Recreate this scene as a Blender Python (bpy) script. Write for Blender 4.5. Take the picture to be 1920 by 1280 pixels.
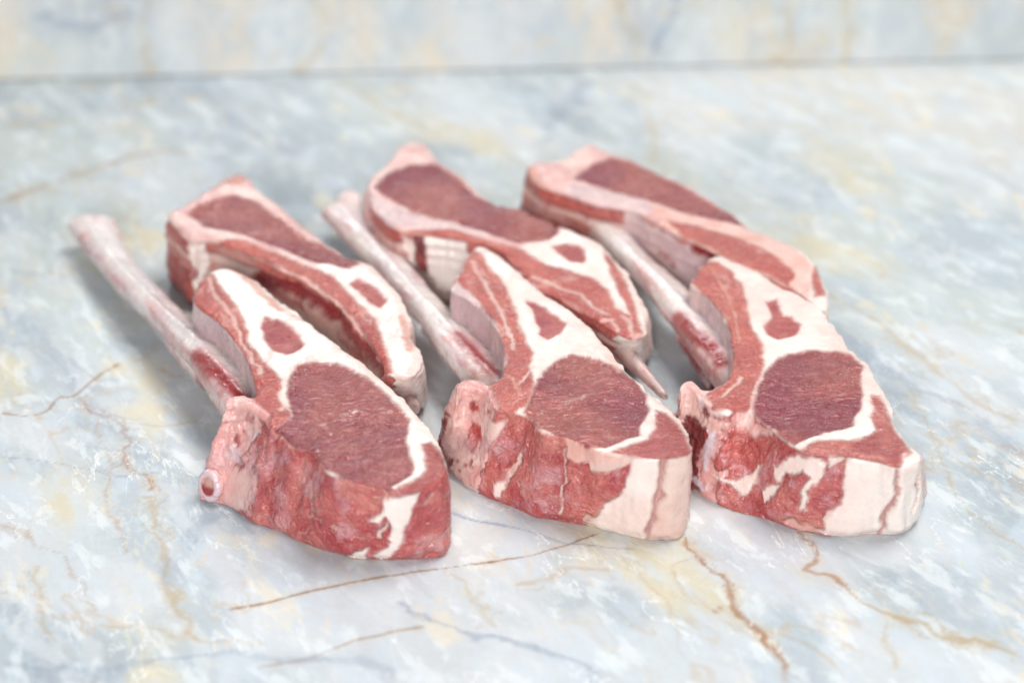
import bpy, bmesh, math
import numpy as np
from mathutils import Vector, Matrix, kdtree
from mathutils.geometry import tessellate_polygon

# ------------------------------------------------------------------ camera, light, exposure
scene = bpy.context.scene
for o in list(bpy.data.objects):
    bpy.data.objects.remove(o)
COL = scene.collection

cam_data = bpy.data.cameras.new('camera')
cam = bpy.data.objects.new('camera', cam_data)
COL.objects.link(cam)
PITCH = math.radians(30)
DIST = 0.70
cam.location = (0, -DIST * math.cos(PITCH), DIST * math.sin(PITCH))
cam.rotation_euler = (math.pi / 2 - PITCH, 0, 0)
cam_data.lens = 70
cam_data.sensor_width = 36
cam_data.clip_start = 0.01
cam_data.clip_end = 20
cam_data.dof.use_dof = True
cam_data.dof.focus_distance = 0.615
cam_data.dof.aperture_fstop = 6.0
scene.camera = cam

world = bpy.data.worlds.new('World')
scene.world = world
world.use_nodes = True
bg = world.node_tree.nodes['Background']
bg.inputs['Color'].default_value = (0.93, 0.96, 1.0, 1)
bg.inputs['Strength'].default_value = 0.31

def area_lamp(name, loc, target, size, power, color):
    d = bpy.data.lights.new(name, 'AREA')
    d.shape = 'DISK'
    d.size = size
    d.energy = power
    d.color = color
    o = bpy.data.objects.new(name, d)
    COL.objects.link(o)
    o.location = loc
    o.rotation_euler = (Vector(target) - Vector(loc)).to_track_quat('-Z', 'Y').to_euler()
    return o
area_lamp('key_lamp', (0.44, 0.13, 1.28), (0.0, -0.02, 0), 0.70, 17.5, (1.0, 0.975, 0.945))
area_lamp('sheen_lamp', (-0.30, 1.30, 0.80), (0.0, 0.0, 0), 0.25, 3.6, (0.96, 0.98, 1.0))  # added lamp, no window here: puts wet sheen on the top faces
area_lamp('front_lamp', (-0.12, -1.20, 0.50), (0.0, 0.05, 0.0), 0.32, 12.0, (1.0, 0.985, 0.965))

scene.view_settings.view_transform = 'Standard'
scene.view_settings.look = 'None'
scene.view_settings.gamma = 1
scene.view_settings.exposure = -0.04
scene.view_settings.use_curve_mapping = False
scene.render.engine = 'CYCLES'
scene.cycles.use_denoising = True

# ------------------------------------------------------------------ measured shapes, millimetres
CHOPS = {
 'A': dict(
  z=29,
  wrap=1,
  ctr=[-65.0,-83.0],
  key=[
   [-22.4,-4.5,-31.9,-14.0,'bone'],
   [-19.2,-3.8,-27.5,-15.8,'bone'],
   [-14.7,-6.9,-22.8,-18.1,'bone'],
   [-10.4,-12.4,-18.8,-21.5,'meat'],
   [-7.5,-18.5,-13.3,-27.7,'meat'],
   [-3.7,-21.4,-9.2,-29.9,'meat'],
   [0.5,-28.7,-5.7,-32.1,'meat'],
   [5.1,-30.5,-1.5,-34.9,'meat'],
   [8.5,-35.9,2.8,-37.9,'meat'],
   [12.2,-42.6,7.8,-40.6,'meat'],
   [17.5,-45.7,14.4,-43.8,'meat'],
   [23.4,-47.6,20.9,-45.9,'meat'],
   [29.9,-50.3,28.0,-45.9,'meat'],
   [36.1,-52.2,33.0,-45.6,'meat'],
   [42.8,-48.4,40.5,-45.1,'meat'],
   [46.3,-43.7,44.9,-43.5,'meat'],
   [45.8,-36.5,45.8,-34.1,'fat'],
   [43.6,-28.7,43.6,-28.7,'fat'],
   [40.6,-19.9,40.6,-19.9,'fat'],
   [35.6,-9.1,35.6,-9.1,'fat'],
   [30.4,1.2,30.4,1.2,'fat'],
   [20.3,16.6,20.3,16.6,'fat'],
   [5.5,35.2,5.5,35.2,'fat'],
   [-4.1,49.3,-4.1,49.3,'fat'],
   [-13.8,64.0,-13.8,64.0,'fat'],
   [-24.2,76.5,-24.2,76.5,'fat'],
   [-33.3,83.5,-33.3,83.5,'fat'],
   [-39.3,78.8,-39.3,78.8,'flank'],
   [-42.3,64.0,-42.3,64.0,'memb'],
   [-39.2,55.5,-39.2,55.5,'memb'],
   [-31.2,45.4,-31.2,45.4,'memb'],
   [-24.2,32.4,-24.2,32.4,'memb'],
   [-18.5,19.9,-18.5,19.9,'memb'],
   [-15.2,7.5,-15.2,7.5,'memb'],
   [-13.7,-2.0,-13.7,-2.0,'memb'],
   [-17.8,-0.1,-17.8,-0.1,'bone'],
   [-22.0,-1.0,-22.0,-1.0,'bone'],
  ],
  top=[
   ['fat',[[-50.2,92.2],[46.4,92.2],[49.9,-57.8],[-28.6,-57.8]],0],
   ['flank',[[-43.0,61.3],[-41.3,70.7],[-39.3,78.8],[-37.0,76.5],[-29.7,61.3],[-23.5,46.8],[-19.1,31.1],[-11.5,16.0],[-6.5,7.8],[-7.1,-1.7],[-1.7,-10.9],[-1.4,-18.5],[-5.1,-22.0],[-13.8,-15.5],[-17.2,-0.1],[-23.2,22.6],[-32.7,43.2]],0.8],
   ['fatline',[[-38.3,75.3],[-35.8,66.2],[-33.6,61.3],[-27.1,49.3],[-24.1,39.0],[-20.2,28.7],[-16.4,19.3],[-13.3,12.7]],1.3],
   ['pinkline',[[-34.4,85.1],[-27.0,76.5],[-19.4,65.8],[-12.0,54.7]],2.2],
   ['inset',[[-16.8,42.2],[-16.7,50.4],[-14.3,47.5],[-12.2,47.9],[-7.2,41.5],[-3.6,36.6],[-2.4,31.1],[-4.7,24.6],[-7.0,23.3],[-11.5,27.3],[-14.9,33.8]],0.6],
   ['eye',[[-4.8,1.5],[-4.5,8.5],[-2.8,16.6],[2.3,19.6],[9.6,19.3],[15.3,14.7],[23.8,5.0],[31.1,-6.3],[34.1,-14.0],[33.7,-20.5],[33.9,-28.7],[35.5,-35.9],[36.8,-41.2],[35.3,-45.9],[30.2,-50.3],[23.5,-48.4],[17.6,-47.0],[9.1,-39.3],[-0.5,-27.9],[-6.5,-20.2],[-2.7,-15.8],[-1.2,-12.1],[-3.3,-5.4]],0.5],
   ['cap',[[38.5,-27.9],[40.9,-26.1],[44.6,-31.6],[46.7,-38.7],[47.4,-47.0],[36.1,-53.8],[30.7,-51.9],[35.6,-48.7],[39.3,-44.8],[40.4,-40.9],[39.2,-34.8]],0.6],
   ['fatline',[[-6.9,0.5],[-5.4,-2.6],[-3.7,-6.3],[-5.4,-9.4]],1.4],
   ['bone',[[-26.4,1.5],[-15.3,-1.7],[-8.6,-10.9],[-7.4,-18.5],[-11.8,-18.5],[-18.8,-14.0],[-25.0,-9.4]],0.8],
   ['glint_fleck',[[13.2,-10.9],[18.2,-7.9],[18.9,-8.8]],0.8],
   ['glint_fleck',[[7.1,-15.5],[13.4,-13.4],[18.1,-11.8]],0.5],
  ],
  wall=[
   ['bone',[[-85.8,0.0],[-21.0,24.7],[16.6,26.1],[14.9,17.4],[12.5,11.6],[19.5,5.1],[9.6,0.0],[0.8,0.0]],0.8],
   ['bonefat',[[9.6,10.9],[18.5,16.0],[23.1,13.1],[22.3,2.9],[11.0,0.0],[8.9,2.9]],1],
   ['marrow',[[14.9,18.9],[17.5,23.2],[19.5,22.5],[16.6,16.0],[13.3,10.9],[11.8,12.3]],0.4],
   ['marrow',[[-51.1,2.9],[-42.6,8.7],[12.5,26.8],[-47.6,2.2]],0.3],
   ['redspot',[[32.6,25.4],[39.0,29.0],[47.9,29.0],[47.1,22.5],[37.1,20.3]],1.5],
   ['redspot',[[49.5,13.1],[60.3,18.1],[63.6,9.4],[57.9,5.1],[50.3,5.8]],2.5],
   ['orange',[[23.1,3.6],[32.6,5.8],[41.7,2.2],[54.5,0.7],[52.0,0.0],[25.0,0.0]],1.6],
   ['orange',[[55.3,29.0],[66.1,29.0],[72.8,26.1],[67.0,20.3],[57.9,22.5]],2],
   ['silver',[[22.3,23.9],[31.8,28.3],[34.0,23.2],[25.0,13.8],[-21.0,5.1]],2],
   ['silver',[[20.5,10.9],[31.8,16.7],[36.5,8.0],[27.3,2.2],[20.5,3.6]],2.5],
   ['silver',[[39.0,22.5],[52.0,28.3],[47.9,18.1],[38.4,14.5]],2],
   ['fat',[[69.7,24.7],[75.5,26.8],[79.8,28.3],[77.9,23.2],[77.0,18.1],[76.2,8.7],[72.8,2.2],[69.7,0.0],[67.9,2.2],[72.1,8.0],[73.5,14.5],[71.3,18.1],[68.8,15.2],[65.3,15.2],[69.7,19.6]],0.5],
   ['fat',[[59.5,0.0],[62.8,3.6],[66.1,5.8],[66.1,0.0]],0.6],
   ['fatline',[[68.8,10.2],[70.5,12.3],[72.8,16.0]],1.0],
   ['silver',[[79.8,10.9],[88.4,10.2],[89.7,0.0],[78.8,1.5]],2],
  ],
  rib=[[-95.2,156.8,9.5,9.4,3.8],[-83.7,130.4,9.5,7.2,3.6],[-68.7,102.0,11.0,6.6,3.8],[-50.7,70.8,14.0,6.4,4.2],[-34.3,43.3,16.0,7.6,4.2],[-20.6,18.8,15.0,8.6,5.5],[-15.2,8.3,12.0,7.0,6.0]],
  knob=[],
  head=[[-27.7,-15.8,6.0,4.8]],
  ledge=[[-55.2,69.1],[-43.9,48.8],[-30.0,26.8]],
  red=[[-38.8,40.6],[-32.8,31.1],[-27.5,23.7],[-21.1,13.0]],
 ),
 'B': dict(
  z=30,
  wrap=1,
  ctr=[11.0,-69.0],
  key=[
   [-27.8,-13.5,-30.9,-13.2,'bone'],
   [-26.4,-9.7,-29.5,-15.6,'bone'],
   [-23.2,-8.8,-26.7,-19.5,'bone'],
   [-18.6,-12.6,-23.8,-23.3,'bone'],
   [-15.4,-22.9,-20.1,-26.3,'meat'],
   [-11.3,-23.8,-14.9,-30.3,'meat'],
   [-5.2,-28.9,-8.7,-34.6,'meat'],
   [-1.9,-36.4,-4.0,-38.3,'meat'],
   [4.5,-38.5,1.8,-39.2,'meat'],
   [10.4,-42.2,8.4,-41.7,'meat'],
   [14.1,-46.3,13.2,-42.8,'fatwall'],
   [18.6,-47.4,18.0,-45.3,'fatwall'],
   [24.3,-49.1,23.5,-47.8,'fatwall'],
   [29.0,-50.6,29.6,-50.2,'fatwall'],
   [35.9,-50.3,35.2,-50.2,'fatwall'],
   [41.1,-47.4,39.9,-47.8,'fatwall'],
   [41.2,-42.2,42.1,-36.9,'fatwall'],
   [40.6,-32.8,40.6,-32.8,'fatwall'],
   [37.9,-23.8,37.9,-23.8,'fat'],
   [33.7,-16.0,33.7,-16.0,'fat'],
   [29.1,-7.2,29.1,-7.2,'fat'],
   [24.4,0.9,24.4,0.9,'fat'],
   [21.2,8.9,21.2,8.9,'fat'],
   [17.7,18.8,17.7,18.8,'fat'],
   [13.4,29.2,13.4,29.2,'fat'],
   [7.5,38.2,7.5,38.2,'fat'],
   [1.3,48.5,1.3,48.5,'fat'],
   [-9.0,66.8,-9.0,66.8,'fat'],
   [-17.7,80.3,-17.7,80.3,'fat'],
   [-22.4,86.4,-22.4,86.4,'fat'],
   [-25.4,81.9,-25.4,81.9,'flank'],
   [-28.9,66.4,-28.9,66.4,'flank'],
   [-31.5,53.0,-31.5,53.0,'memb'],
   [-26.7,47.0,-26.7,47.0,'memb'],
   [-20.1,36.4,-20.1,36.4,'memb'],
   [-15.7,24.0,-15.7,24.0,'memb'],
   [-13.6,11.9,-13.6,11.9,'memb'],
   [-14.0,-3.0,-14.0,-3.0,'memb'],
   [-17.6,-9.4,-17.6,-9.4,'bone'],
   [-22.6,-5.6,-22.6,-5.6,'bone'],
   [-27.6,-8.1,-35.3,-2.8,'bone'],
  ],
  top=[
   ['fat',[[-37.6,96.8],[55.5,96.8],[43.0,-57.0],[-32.6,-57.0]],0],
   ['memb',[[-31.4,51.1],[-29.5,60.6],[-26.9,54.9],[-21.7,45.5],[-17.1,31.0],[-13.6,17.0],[-12.7,3.6],[-16.0,0.3],[-21.5,31.0]],0.8],
   ['flank',[[-29.5,58.7],[-27.2,70.3],[-25.1,80.3],[-22.7,78.3],[-16.5,62.5],[-11.9,49.2],[-9.6,32.8],[-6.7,17.0],[-4.2,8.6],[-6.0,0.3],[-4.4,-11.0],[-6.9,-21.9],[-11.0,-26.5],[-18.3,-21.9],[-20.0,-14.2],[-13.5,-3.0],[-12.7,6.9],[-15.3,25.7],[-20.7,41.8],[-27.2,54.9]],0.8],
   ['fatline',[[-24.8,71.5],[-17.8,49.2],[-13.6,31.0],[-11.3,18.4],[-10.7,11.9]],1.2],
   ['fatline',[[-4.3,0.3],[-6.8,-4.6],[-8.5,-9.4]],0.8],
   ['pinkline',[[-13.0,-3.0],[-10.2,-7.8],[-8.5,-15.7]],1.2],
   ['inset',[[-6.4,44.8],[-2.8,44.0],[-0.4,40.0],[1.1,36.8],[7.1,29.2],[5.0,21.5],[0.8,17.7],[-2.4,22.2],[-3.6,33.9]],0.6],
   ['eye',[[4.1,7.6],[7.8,9.2],[13.5,7.6],[19.1,3.2],[22.7,0.3],[27.5,-5.9],[30.4,-13.8],[30.3,-23.5],[29.3,-30.1],[26.8,-33.7],[27.0,-38.7],[19.7,-42.8],[16.2,-45.1],[10.4,-44.6],[4.5,-40.5],[-3.3,-34.0],[-7.3,-25.6],[-5.8,-16.7],[-3.6,-8.8],[0.2,0.3]],0.5],
   ['cap',[[32.7,-24.4],[35.6,-26.2],[39.3,-34.0],[40.7,-39.9],[41.5,-48.6],[33.9,-52.0],[24.2,-50.3],[17.2,-47.4],[20.4,-45.7],[29.6,-40.8],[32.1,-34.0]],0.6],
   ['bone',[[-30.2,-3.0],[-18.5,-6.2],[-14.6,-21.9],[-15.8,-26.5],[-22.4,-21.9],[-29.8,-18.8]],0.8],
   ['fatline',[[19.8,7.6],[20.9,2.9],[22.2,0.3]],2.0],
   ['glint_fleck',[[5.3,-20.4],[9.4,-18.2],[13.6,-15.1]],0.8],
  ],
  wall=[
   ['bone',[[-91.6,0.0],[-62.9,8.2],[19.0,29.3],[16.6,22.5],[14.6,12.8],[8.6,3.8],[4.9,0.0],[-2.3,0.0]],0.8],
   ['red',[[-6.0,8.2],[-6.0,14.3],[-4.9,20.2],[-1.0,20.2],[-3.6,11.2],[0.4,5.3],[-1.0,1.5]],0.8],
   ['marrow',[[6.6,18.8],[11.7,20.2],[13.6,18.0],[10.8,12.0],[7.2,12.0],[6.0,15.8]],0.5],
   ['marrow',[[5.4,24.8],[7.9,25.5],[9.3,23.2],[6.6,21.8]],0.5],
   ['redspot',[[-2.3,12.0],[1.6,8.2],[3.5,6.0],[1.9,3.8],[-1.0,5.3]],0.8],
   ['bonefat',[[15.6,23.2],[-47.4,6.0],[22.8,26.2],[19.0,18.0],[13.6,9.0],[10.1,8.2],[14.6,15.8]],0.8],
   ['orange',[[19.0,30.0],[30.4,29.3],[33.2,27.8],[24.4,26.2]],1.2],
   ['orange',[[36.7,28.5],[44.7,29.3],[45.5,24.0],[39.0,22.5],[35.9,24.8]],1.5],
   ['silver',[[-44.0,0.0],[30.4,23.2],[32.3,18.8],[26.4,15.0]],1.8],
   ['silver',[[35.9,15.8],[44.7,19.5],[47.3,3.0],[41.4,2.3],[37.5,9.0]],2],
   ['redspot',[[48.2,17.3],[57.2,20.2],[59.0,12.8],[52.4,7.5],[49.1,9.8]],2],
   ['fatline',[[45.5,25.5],[47.3,15.0],[47.3,3.0]],0.8],
   ['fatline',[[30.4,18.0],[29.5,14.3],[26.4,9.8],[24.4,4.5]],1.2],
   ['fat',[[22.8,6.0],[25.4,7.5],[25.4,3.8],[22.8,3.0]],0.4],
   ['pinkfat',[[45.5,30.0],[52.4,29.3],[61.6,30.0],[64.5,27.8],[59.0,24.0],[50.9,22.5],[46.4,24.0]],1],
   ['meat',[[47.3,21.0],[52.4,21.0],[60.3,21.8],[64.5,26.2],[66.8,27.0],[66.8,21.8],[65.3,14.3],[60.9,11.2],[57.8,6.0],[49.1,6.0]],0.8],
   ['fat',[[68.3,30.0],[77.3,29.3],[77.3,21.8],[74.9,13.5],[73.3,0.0],[58.4,0.8],[59.6,9.0],[64.5,14.3],[66.8,20.2],[67.6,26.2]],0.6],
   ['groove',[[77.3,29.3],[77.3,21.8],[75.7,14.3],[73.3,4.5],[73.3,0.0]],1.2],
   ['orange',[[48.2,5.3],[57.8,6.8],[56.6,0.0],[50.0,0.0]],1.2],
  ],
  rib=[[-74.8,142.7,15.0,9.6,3.8],[-64.1,117.8,15.0,7.4,3.8],[-47.1,79.7,15.5,6.4,4.0],[-36.6,57.0,16.0,6.4,4.4],[-27.4,36.7,16.0,7.8,4.4],[-16.2,15.3,15.0,8.6,5.5],[-11.9,7.1,12.0,7.0,6.0]],
  knob=[[-73.1,148.0,16.0,5.5]],
  head=[],
  ledge=[[-42.8,61.8],[-35.4,45.0],[-27.2,26.2]],
  red=[[-29.1,37.8],[-24.2,28.0],[-20.6,20.4],[-17.0,13.7]],
 ),
 'C': dict(
  z=28,
  wrap=1,
  ctr=[85.0,-67.0],
  key=[
   [-33.0,-11.6,-31.3,-22.4,'bone'],
   [-30.8,-8.8,-30.1,-24.5,'bone'],
   [-26.4,-13.5,-26.8,-28.6,'bone'],
   [-24.5,-20.7,-24.1,-31.2,'bone'],
   [-19.4,-25.3,-20.9,-34.3,'meat'],
   [-16.4,-22.3,-18.0,-36.3,'meat'],
   [-11.7,-23.2,-15.8,-38.1,'meat'],
   [-7.0,-32.9,-9.4,-40.9,'meat'],
   [-2.7,-41.7,-4.9,-43.4,'meat'],
   [2.4,-46.1,1.9,-47.6,'meat'],
   [9.0,-47.2,9.6,-49.8,'fatwall'],
   [14.0,-48.7,16.0,-50.1,'fatwall'],
   [22.4,-51.2,24.9,-49.5,'fatwall'],
   [28.0,-54.3,31.6,-48.7,'fatwall'],
   [34.6,-50.9,37.0,-43.1,'fatwall'],
   [34.7,-48.1,42.4,-28.9,'fatwall'],
   [33.0,-43.2,33.0,-43.2,'fatwall'],
   [31.8,-37.3,31.8,-37.3,'fat'],
   [30.7,-28.4,30.7,-28.4,'fat'],
   [31.3,-17.9,31.3,-17.9,'fat'],
   [30.7,-8.4,30.7,-8.4,'fat'],
   [29.2,2.0,29.2,2.0,'fat'],
   [24.6,12.0,24.6,12.0,'fat'],
   [23.5,15.1,23.5,15.1,'fat'],
   [21.6,27.2,21.6,27.2,'fat'],
   [18.4,40.5,18.4,40.5,'fat'],
   [12.1,51.3,12.1,51.3,'fat'],
   [6.3,57.7,6.3,57.7,'fat'],
   [-0.4,67.4,-0.4,67.4,'fat'],
   [-8.2,76.1,-8.2,76.1,'fat'],
   [-13.1,80.1,-13.1,80.1,'fat'],
   [-17.3,74.9,-17.3,74.9,'flank'],
   [-21.2,65.1,-21.2,65.1,'flank'],
   [-24.0,57.7,-24.0,57.7,'memb'],
   [-20.9,51.7,-20.9,51.7,'memb'],
   [-16.6,40.5,-16.6,40.5,'memb'],
   [-14.3,27.2,-14.3,27.2,'memb'],
   [-14.1,13.4,-14.1,13.4,'memb'],
   [-16.0,-1.0,-16.0,-1.0,'memb'],
   [-22.0,-10.7,-22.0,-10.7,'memb'],
   [-24.8,-11.6,-24.8,-11.6,'bone'],
   [-28.3,-6.2,-28.3,-6.2,'bone'],
   [-32.0,-7.1,-32.0,-7.1,'bone'],
  ],
  top=[
   ['fat',[[-28.0,94.6],[67.1,94.6],[38.1,-61.5],[-38.8,-61.5]],0],
   ['flank',[[-23.9,58.5],[-20.2,68.2],[-17.1,74.9],[-13.8,72.1],[-9.8,65.5],[-6.8,58.5],[-6.7,41.6],[-6.7,28.3],[-4.1,16.8],[-5.1,5.0],[-7.1,-3.3],[-8.8,-11.3],[-11.6,-22.3],[-16.7,-23.8],[-24.7,-22.3],[-27.4,-16.0],[-21.2,-10.7],[-16.0,-1.0],[-14.1,13.4],[-14.7,32.6],[-18.0,45.3]],0.8],
   ['pinkline',[[-16.7,70.2],[-12.1,50.9],[-11.2,36.2],[-11.7,18.5]],1.0],
   ['fatline',[[-7.2,-4.2],[-10.2,-12.9],[-12.0,-22.3]],1.2],
   ['fatline',[[-13.1,-4.2],[-17.1,-11.3],[-20.0,-16.0]],1],
   ['inset',[[-0.3,44.9],[3.7,46.1],[4.5,41.6],[5.1,36.2],[7.6,35.4],[10.1,30.1],[7.3,22.7],[1.9,19.9],[-1.7,23.0],[-2.7,28.3],[0.8,34.4],[1.1,39.8]],0.8],
   ['eye',[[-5.5,-1.0],[-2.1,4.3],[3.1,11.0],[10.1,13.7],[18.4,13.0],[23.8,11.0],[26.5,5.3],[24.2,-6.5],[23.4,-14.8],[21.7,-22.9],[18.7,-29.0],[17.6,-32.9],[8.9,-36.5],[-0.8,-42.6],[-3.1,-40.6],[-6.4,-33.8],[-11.0,-26.9],[-11.6,-21.6],[-8.9,-11.6]],0.5],
   ['cap',[[25.9,-14.8],[28.5,-15.7],[29.7,-25.0],[30.0,-34.4],[31.7,-41.7],[32.8,-47.2],[27.9,-54.9],[12.3,-49.8],[-0.3,-47.5],[0.1,-45.5],[5.4,-41.2],[17.9,-39.7],[24.3,-35.0],[23.8,-28.1],[25.5,-22.3]],0.8],
   ['bone',[[-35.6,-3.3],[-25.5,-8.8],[-23.7,-20.7],[-29.6,-22.3],[-36.6,-17.6]],0.8],
   ['pinkfat',[[29.7,-47.5],[32.2,-46.9],[30.7,-50.9],[29.0,-52.1]],0.4],
  ],
  wall=[
   ['red',[[-4.0,28.0],[9.1,28.0],[16.1,24.5],[13.8,16.8],[7.6,11.2],[11.1,2.1],[0.8,0.0],[-7.0,12.6]],1],
   ['bone',[[-7.0,28.0],[6.8,28.0],[13.2,28.0],[6.8,20.3],[3.0,19.6],[-4.0,21.7]],0.8],
   ['boneline',[[15.3,24.5],[16.1,19.6],[13.8,12.6],[13.2,10.5]],2.2],
   ['boneline',[[5.2,4.2],[10.5,4.2],[13.8,3.5]],1.6],
   ['bone',[[-42.1,10.5],[26.4,28.0],[28.2,25.9],[35.7,28.0],[34.8,25.9],[27.2,21.7],[25.2,23.8]],0.8],
   ['redspot',[[17.7,23.1],[25.2,24.5],[30.3,21.0],[23.5,12.6],[16.9,13.3]],2],
   ['redspot',[[16.1,7.0],[28.2,7.7],[37.6,4.2],[29.2,1.4],[19.0,2.8]],2],
   ['fat',[[16.1,9.1],[23.8,9.1],[33.8,16.1],[32.7,11.2],[29.2,5.6],[26.4,4.9],[23.8,7.0],[18.4,7.7]],0.5],
   ['fat',[[39.4,18.9],[43.8,24.5],[50.3,27.3],[55.0,25.9],[54.1,20.3],[51.2,15.4],[50.3,9.1],[48.4,9.1],[48.4,16.1],[51.2,20.3],[48.4,21.0],[43.8,18.2],[41.1,14.7]],0.5],
   ['fat',[[34.8,9.1],[42.0,14.0],[41.1,10.5],[37.6,6.3]],0.5],
   ['fat',[[55.0,28.0],[58.2,28.0],[57.5,24.5],[55.9,25.2]],0.4],
   ['meat',[[44.7,17.5],[48.4,21.0],[50.3,20.3],[48.4,14.0],[48.4,8.4],[45.7,5.6],[42.9,9.8]],0.5],
   ['meat',[[55.0,22.4],[58.2,25.2],[61.6,27.3],[60.9,19.6],[59.5,11.9],[54.1,7.0],[51.2,8.4],[53.1,16.1]],0.7],
   ['pinkfat',[[44.7,2.1],[48.4,4.9],[55.0,4.2],[54.1,0.7],[47.5,0.7]],0.6],
   ['orange',[[38.5,2.1],[55.0,8.4],[55.9,4.9],[45.7,2.8]],1.2],
   ['fat',[[62.5,27.3],[77.5,27.3],[87.6,27.3],[90.4,0.0],[82.1,0.0],[58.2,0.0],[54.1,2.8],[58.2,8.4],[60.9,14.7],[61.6,23.1]],0.6],
   ['groove',[[76.8,26.6],[76.8,18.2],[73.8,9.1],[71.2,0.0]],1.0],
   ['groove',[[84.1,21.7],[84.1,15.4],[82.1,9.1]],1.2],
  ],
  rib=[[-53.4,131.7,17.0,8.0,5.0],[-47.6,116.0,16.0,6.5,4.4],[-40.7,98.8,15.5,5.8,4.2],[-30.4,73.7,16.0,6.6,4.6],[-22.2,50.9,16.0,7.8,4.4],[-12.4,21.4,15.0,8.6,5.5],[-9.3,10.9,12.0,7.0,6.0]],
  knob=[[-55.8,136.7,19.0,6.5]],
  head=[],
  ledge=[[-29.1,56.1],[-24.7,38.8],[-20.3,21.5]],
  red=[[-28.8,50.3],[-24.4,37.6],[-19.8,28.8],[-16.3,18.4]],
 ),
 'D': dict(
  z=28,
  wrap=0,
  ctr=[-74.0,5.0],
  key=[
   [-52.2,39.7,-52.2,39.7,'bone'],
   [-48.5,43.6,-48.5,43.6,'bonefat'],
   [-41.4,56.2,-41.4,56.2,'bonefat'],
   [-34.9,67.7,-34.9,67.7,'bonefat'],
   [-29.4,73.8,-29.4,73.8,'bonefat'],
   [-23.2,64.9,-23.2,64.9,'fat'],
   [-13.1,49.0,-13.1,49.0,'fat'],
   [-6.0,38.4,-6.0,38.4,'fat'],
   [4.7,21.3,4.7,21.3,'fat'],
   [16.9,7.7,16.9,7.7,'fat'],
   [25.2,0.5,25.2,0.5,'fat'],
   [33.0,-15.0,33.0,-15.0,'fat'],
   [39.2,-31.1,39.2,-31.1,'fat'],
   [41.6,-49.7,40.8,-34.6,'fat'],
   [44.3,-60.3,43.6,-42.5,'fat'],
   [45.3,-70.4,44.6,-49.6,'fat'],
   [42.3,-77.5,41.4,-50.3,'fat'],
   [37.2,-76.2,35.9,-52.6,'rib'],
   [33.7,-73.6,33.7,-73.6,'rib'],
   [30.6,-60.3,30.6,-60.3,'rib'],
   [24.1,-45.5,24.1,-45.5,'rib'],
   [16.1,-29.6,16.1,-29.6,'rib'],
   [4.0,-13.5,4.0,-13.5,'rib'],
   [-8.0,-1.1,-8.0,-1.1,'rib'],
   [-20.4,10.2,-20.4,10.2,'rib'],
   [-31.6,17.6,-31.6,17.6,'rib'],
   [-37.5,20.1,-37.5,20.1,'fat'],
   [-40.0,17.6,-40.0,17.6,'redwall'],
   [-45.5,26.8,-45.5,26.8,'redwall'],
  ],
  top=[
   ['bonefat',[[-65.3,85.8],[45.3,85.8],[51.5,-104.9],[-35.2,-104.9]],0],
   ['fat',[[5.9,-3.8],[16.1,8.1],[23.8,4.1],[33.8,-9.7],[45.9,-39.4],[52.6,-86.5],[41.0,-86.5],[33.5,-70.4],[28.3,-39.4],[16.3,-19.2]],1.2],
   ['flank',[[-31.8,17.6],[-21.2,17.6],[-8.2,7.7],[3.0,-1.8],[12.9,-10.4],[20.3,-24.8],[28.3,-39.4],[33.1,-56.9],[36.2,-73.6],[32.9,-74.3],[27.6,-56.9],[17.4,-34.0],[3.3,-15.4],[-10.9,-1.8]],0.8],
   ['fatline',[[-25.7,13.4],[-11.4,2.9],[3.7,-10.4],[16.9,-28.5],[25.2,-46.5],[31.1,-63.7]],1.0],
   ['eye',[[-41.1,48.1],[-29.3,54.3],[-21.2,50.7],[-12.1,38.4],[1.0,20.1],[17.0,6.1],[21.8,0.5],[17.6,-3.0],[6.5,0.5],[-5.4,10.2],[-21.8,22.1],[-36.1,28.0],[-44.5,40.6]],0.6],
   ['inset',[[18.4,-14.3],[21.9,-11.2],[26.9,-16.6],[29.7,-20.7],[32.2,-26.7],[30.3,-32.2],[26.8,-28.5],[24.1,-23.7]],0.6],
   ['pinkline',[[37.5,-37.6],[39.6,-48.3],[41.1,-59.0]],2.0],
   ['pinkline',[[-45.2,52.1],[-33.9,64.4],[-26.2,66.7]],2.0],
   ['orange',[[-32.9,64.4],[-30.0,73.3],[-26.2,70.5],[-26.7,62.1],[-30.5,61.2]],0.6],
  ],
  wall=[
   ['redline',[[314.9,18.2],[299.9,21.7],[286.9,23.1],[266.7,22.4],[248.9,21.7],[224.3,23.1]],4.2],
   ['fat',[[349.3,28.0],[338.3,28.0],[336.6,17.5],[340.2,14.0]],1],
  ],
  rib=[[24.7,-20.6,9.0,4.0,4.0],[33.2,-46.8,15.0,3.4,4.0],[37.5,-55.3,14.0,3.2,3.6],[42.5,-68.9,12.0,2.6,3.0]],
  knob=[],
  head=[],
  ledge=[],
  red=[],
 ),
 'E': dict(
  z=28,
  wrap=0,
  ctr=[-5.0,33.0],
  key=[
   [-50.1,35.0,-50.1,35.0,'bonefat'],
   [-47.5,45.8,-47.5,45.8,'bonefat'],
   [-42.5,58.3,-42.5,58.3,'bonefat'],
   [-37.5,73.6,-37.5,73.6,'bonefat'],
   [-32.0,76.6,-32.0,76.6,'bonefat'],
   [-26.8,69.6,-26.8,69.6,'bonefat'],
   [-23.3,57.8,-23.3,57.8,'fat'],
   [-12.5,42.5,-12.5,42.5,'fat'],
   [-4.5,25.0,-4.5,25.0,'fat'],
   [7.1,17.0,7.1,17.0,'fat'],
   [18.3,5.6,18.3,5.6,'fat'],
   [27.9,-1.7,27.9,-1.7,'fat'],
   [36.5,-11.7,36.5,-11.7,'fat'],
   [43.1,-27.5,43.1,-27.5,'fat'],
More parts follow.
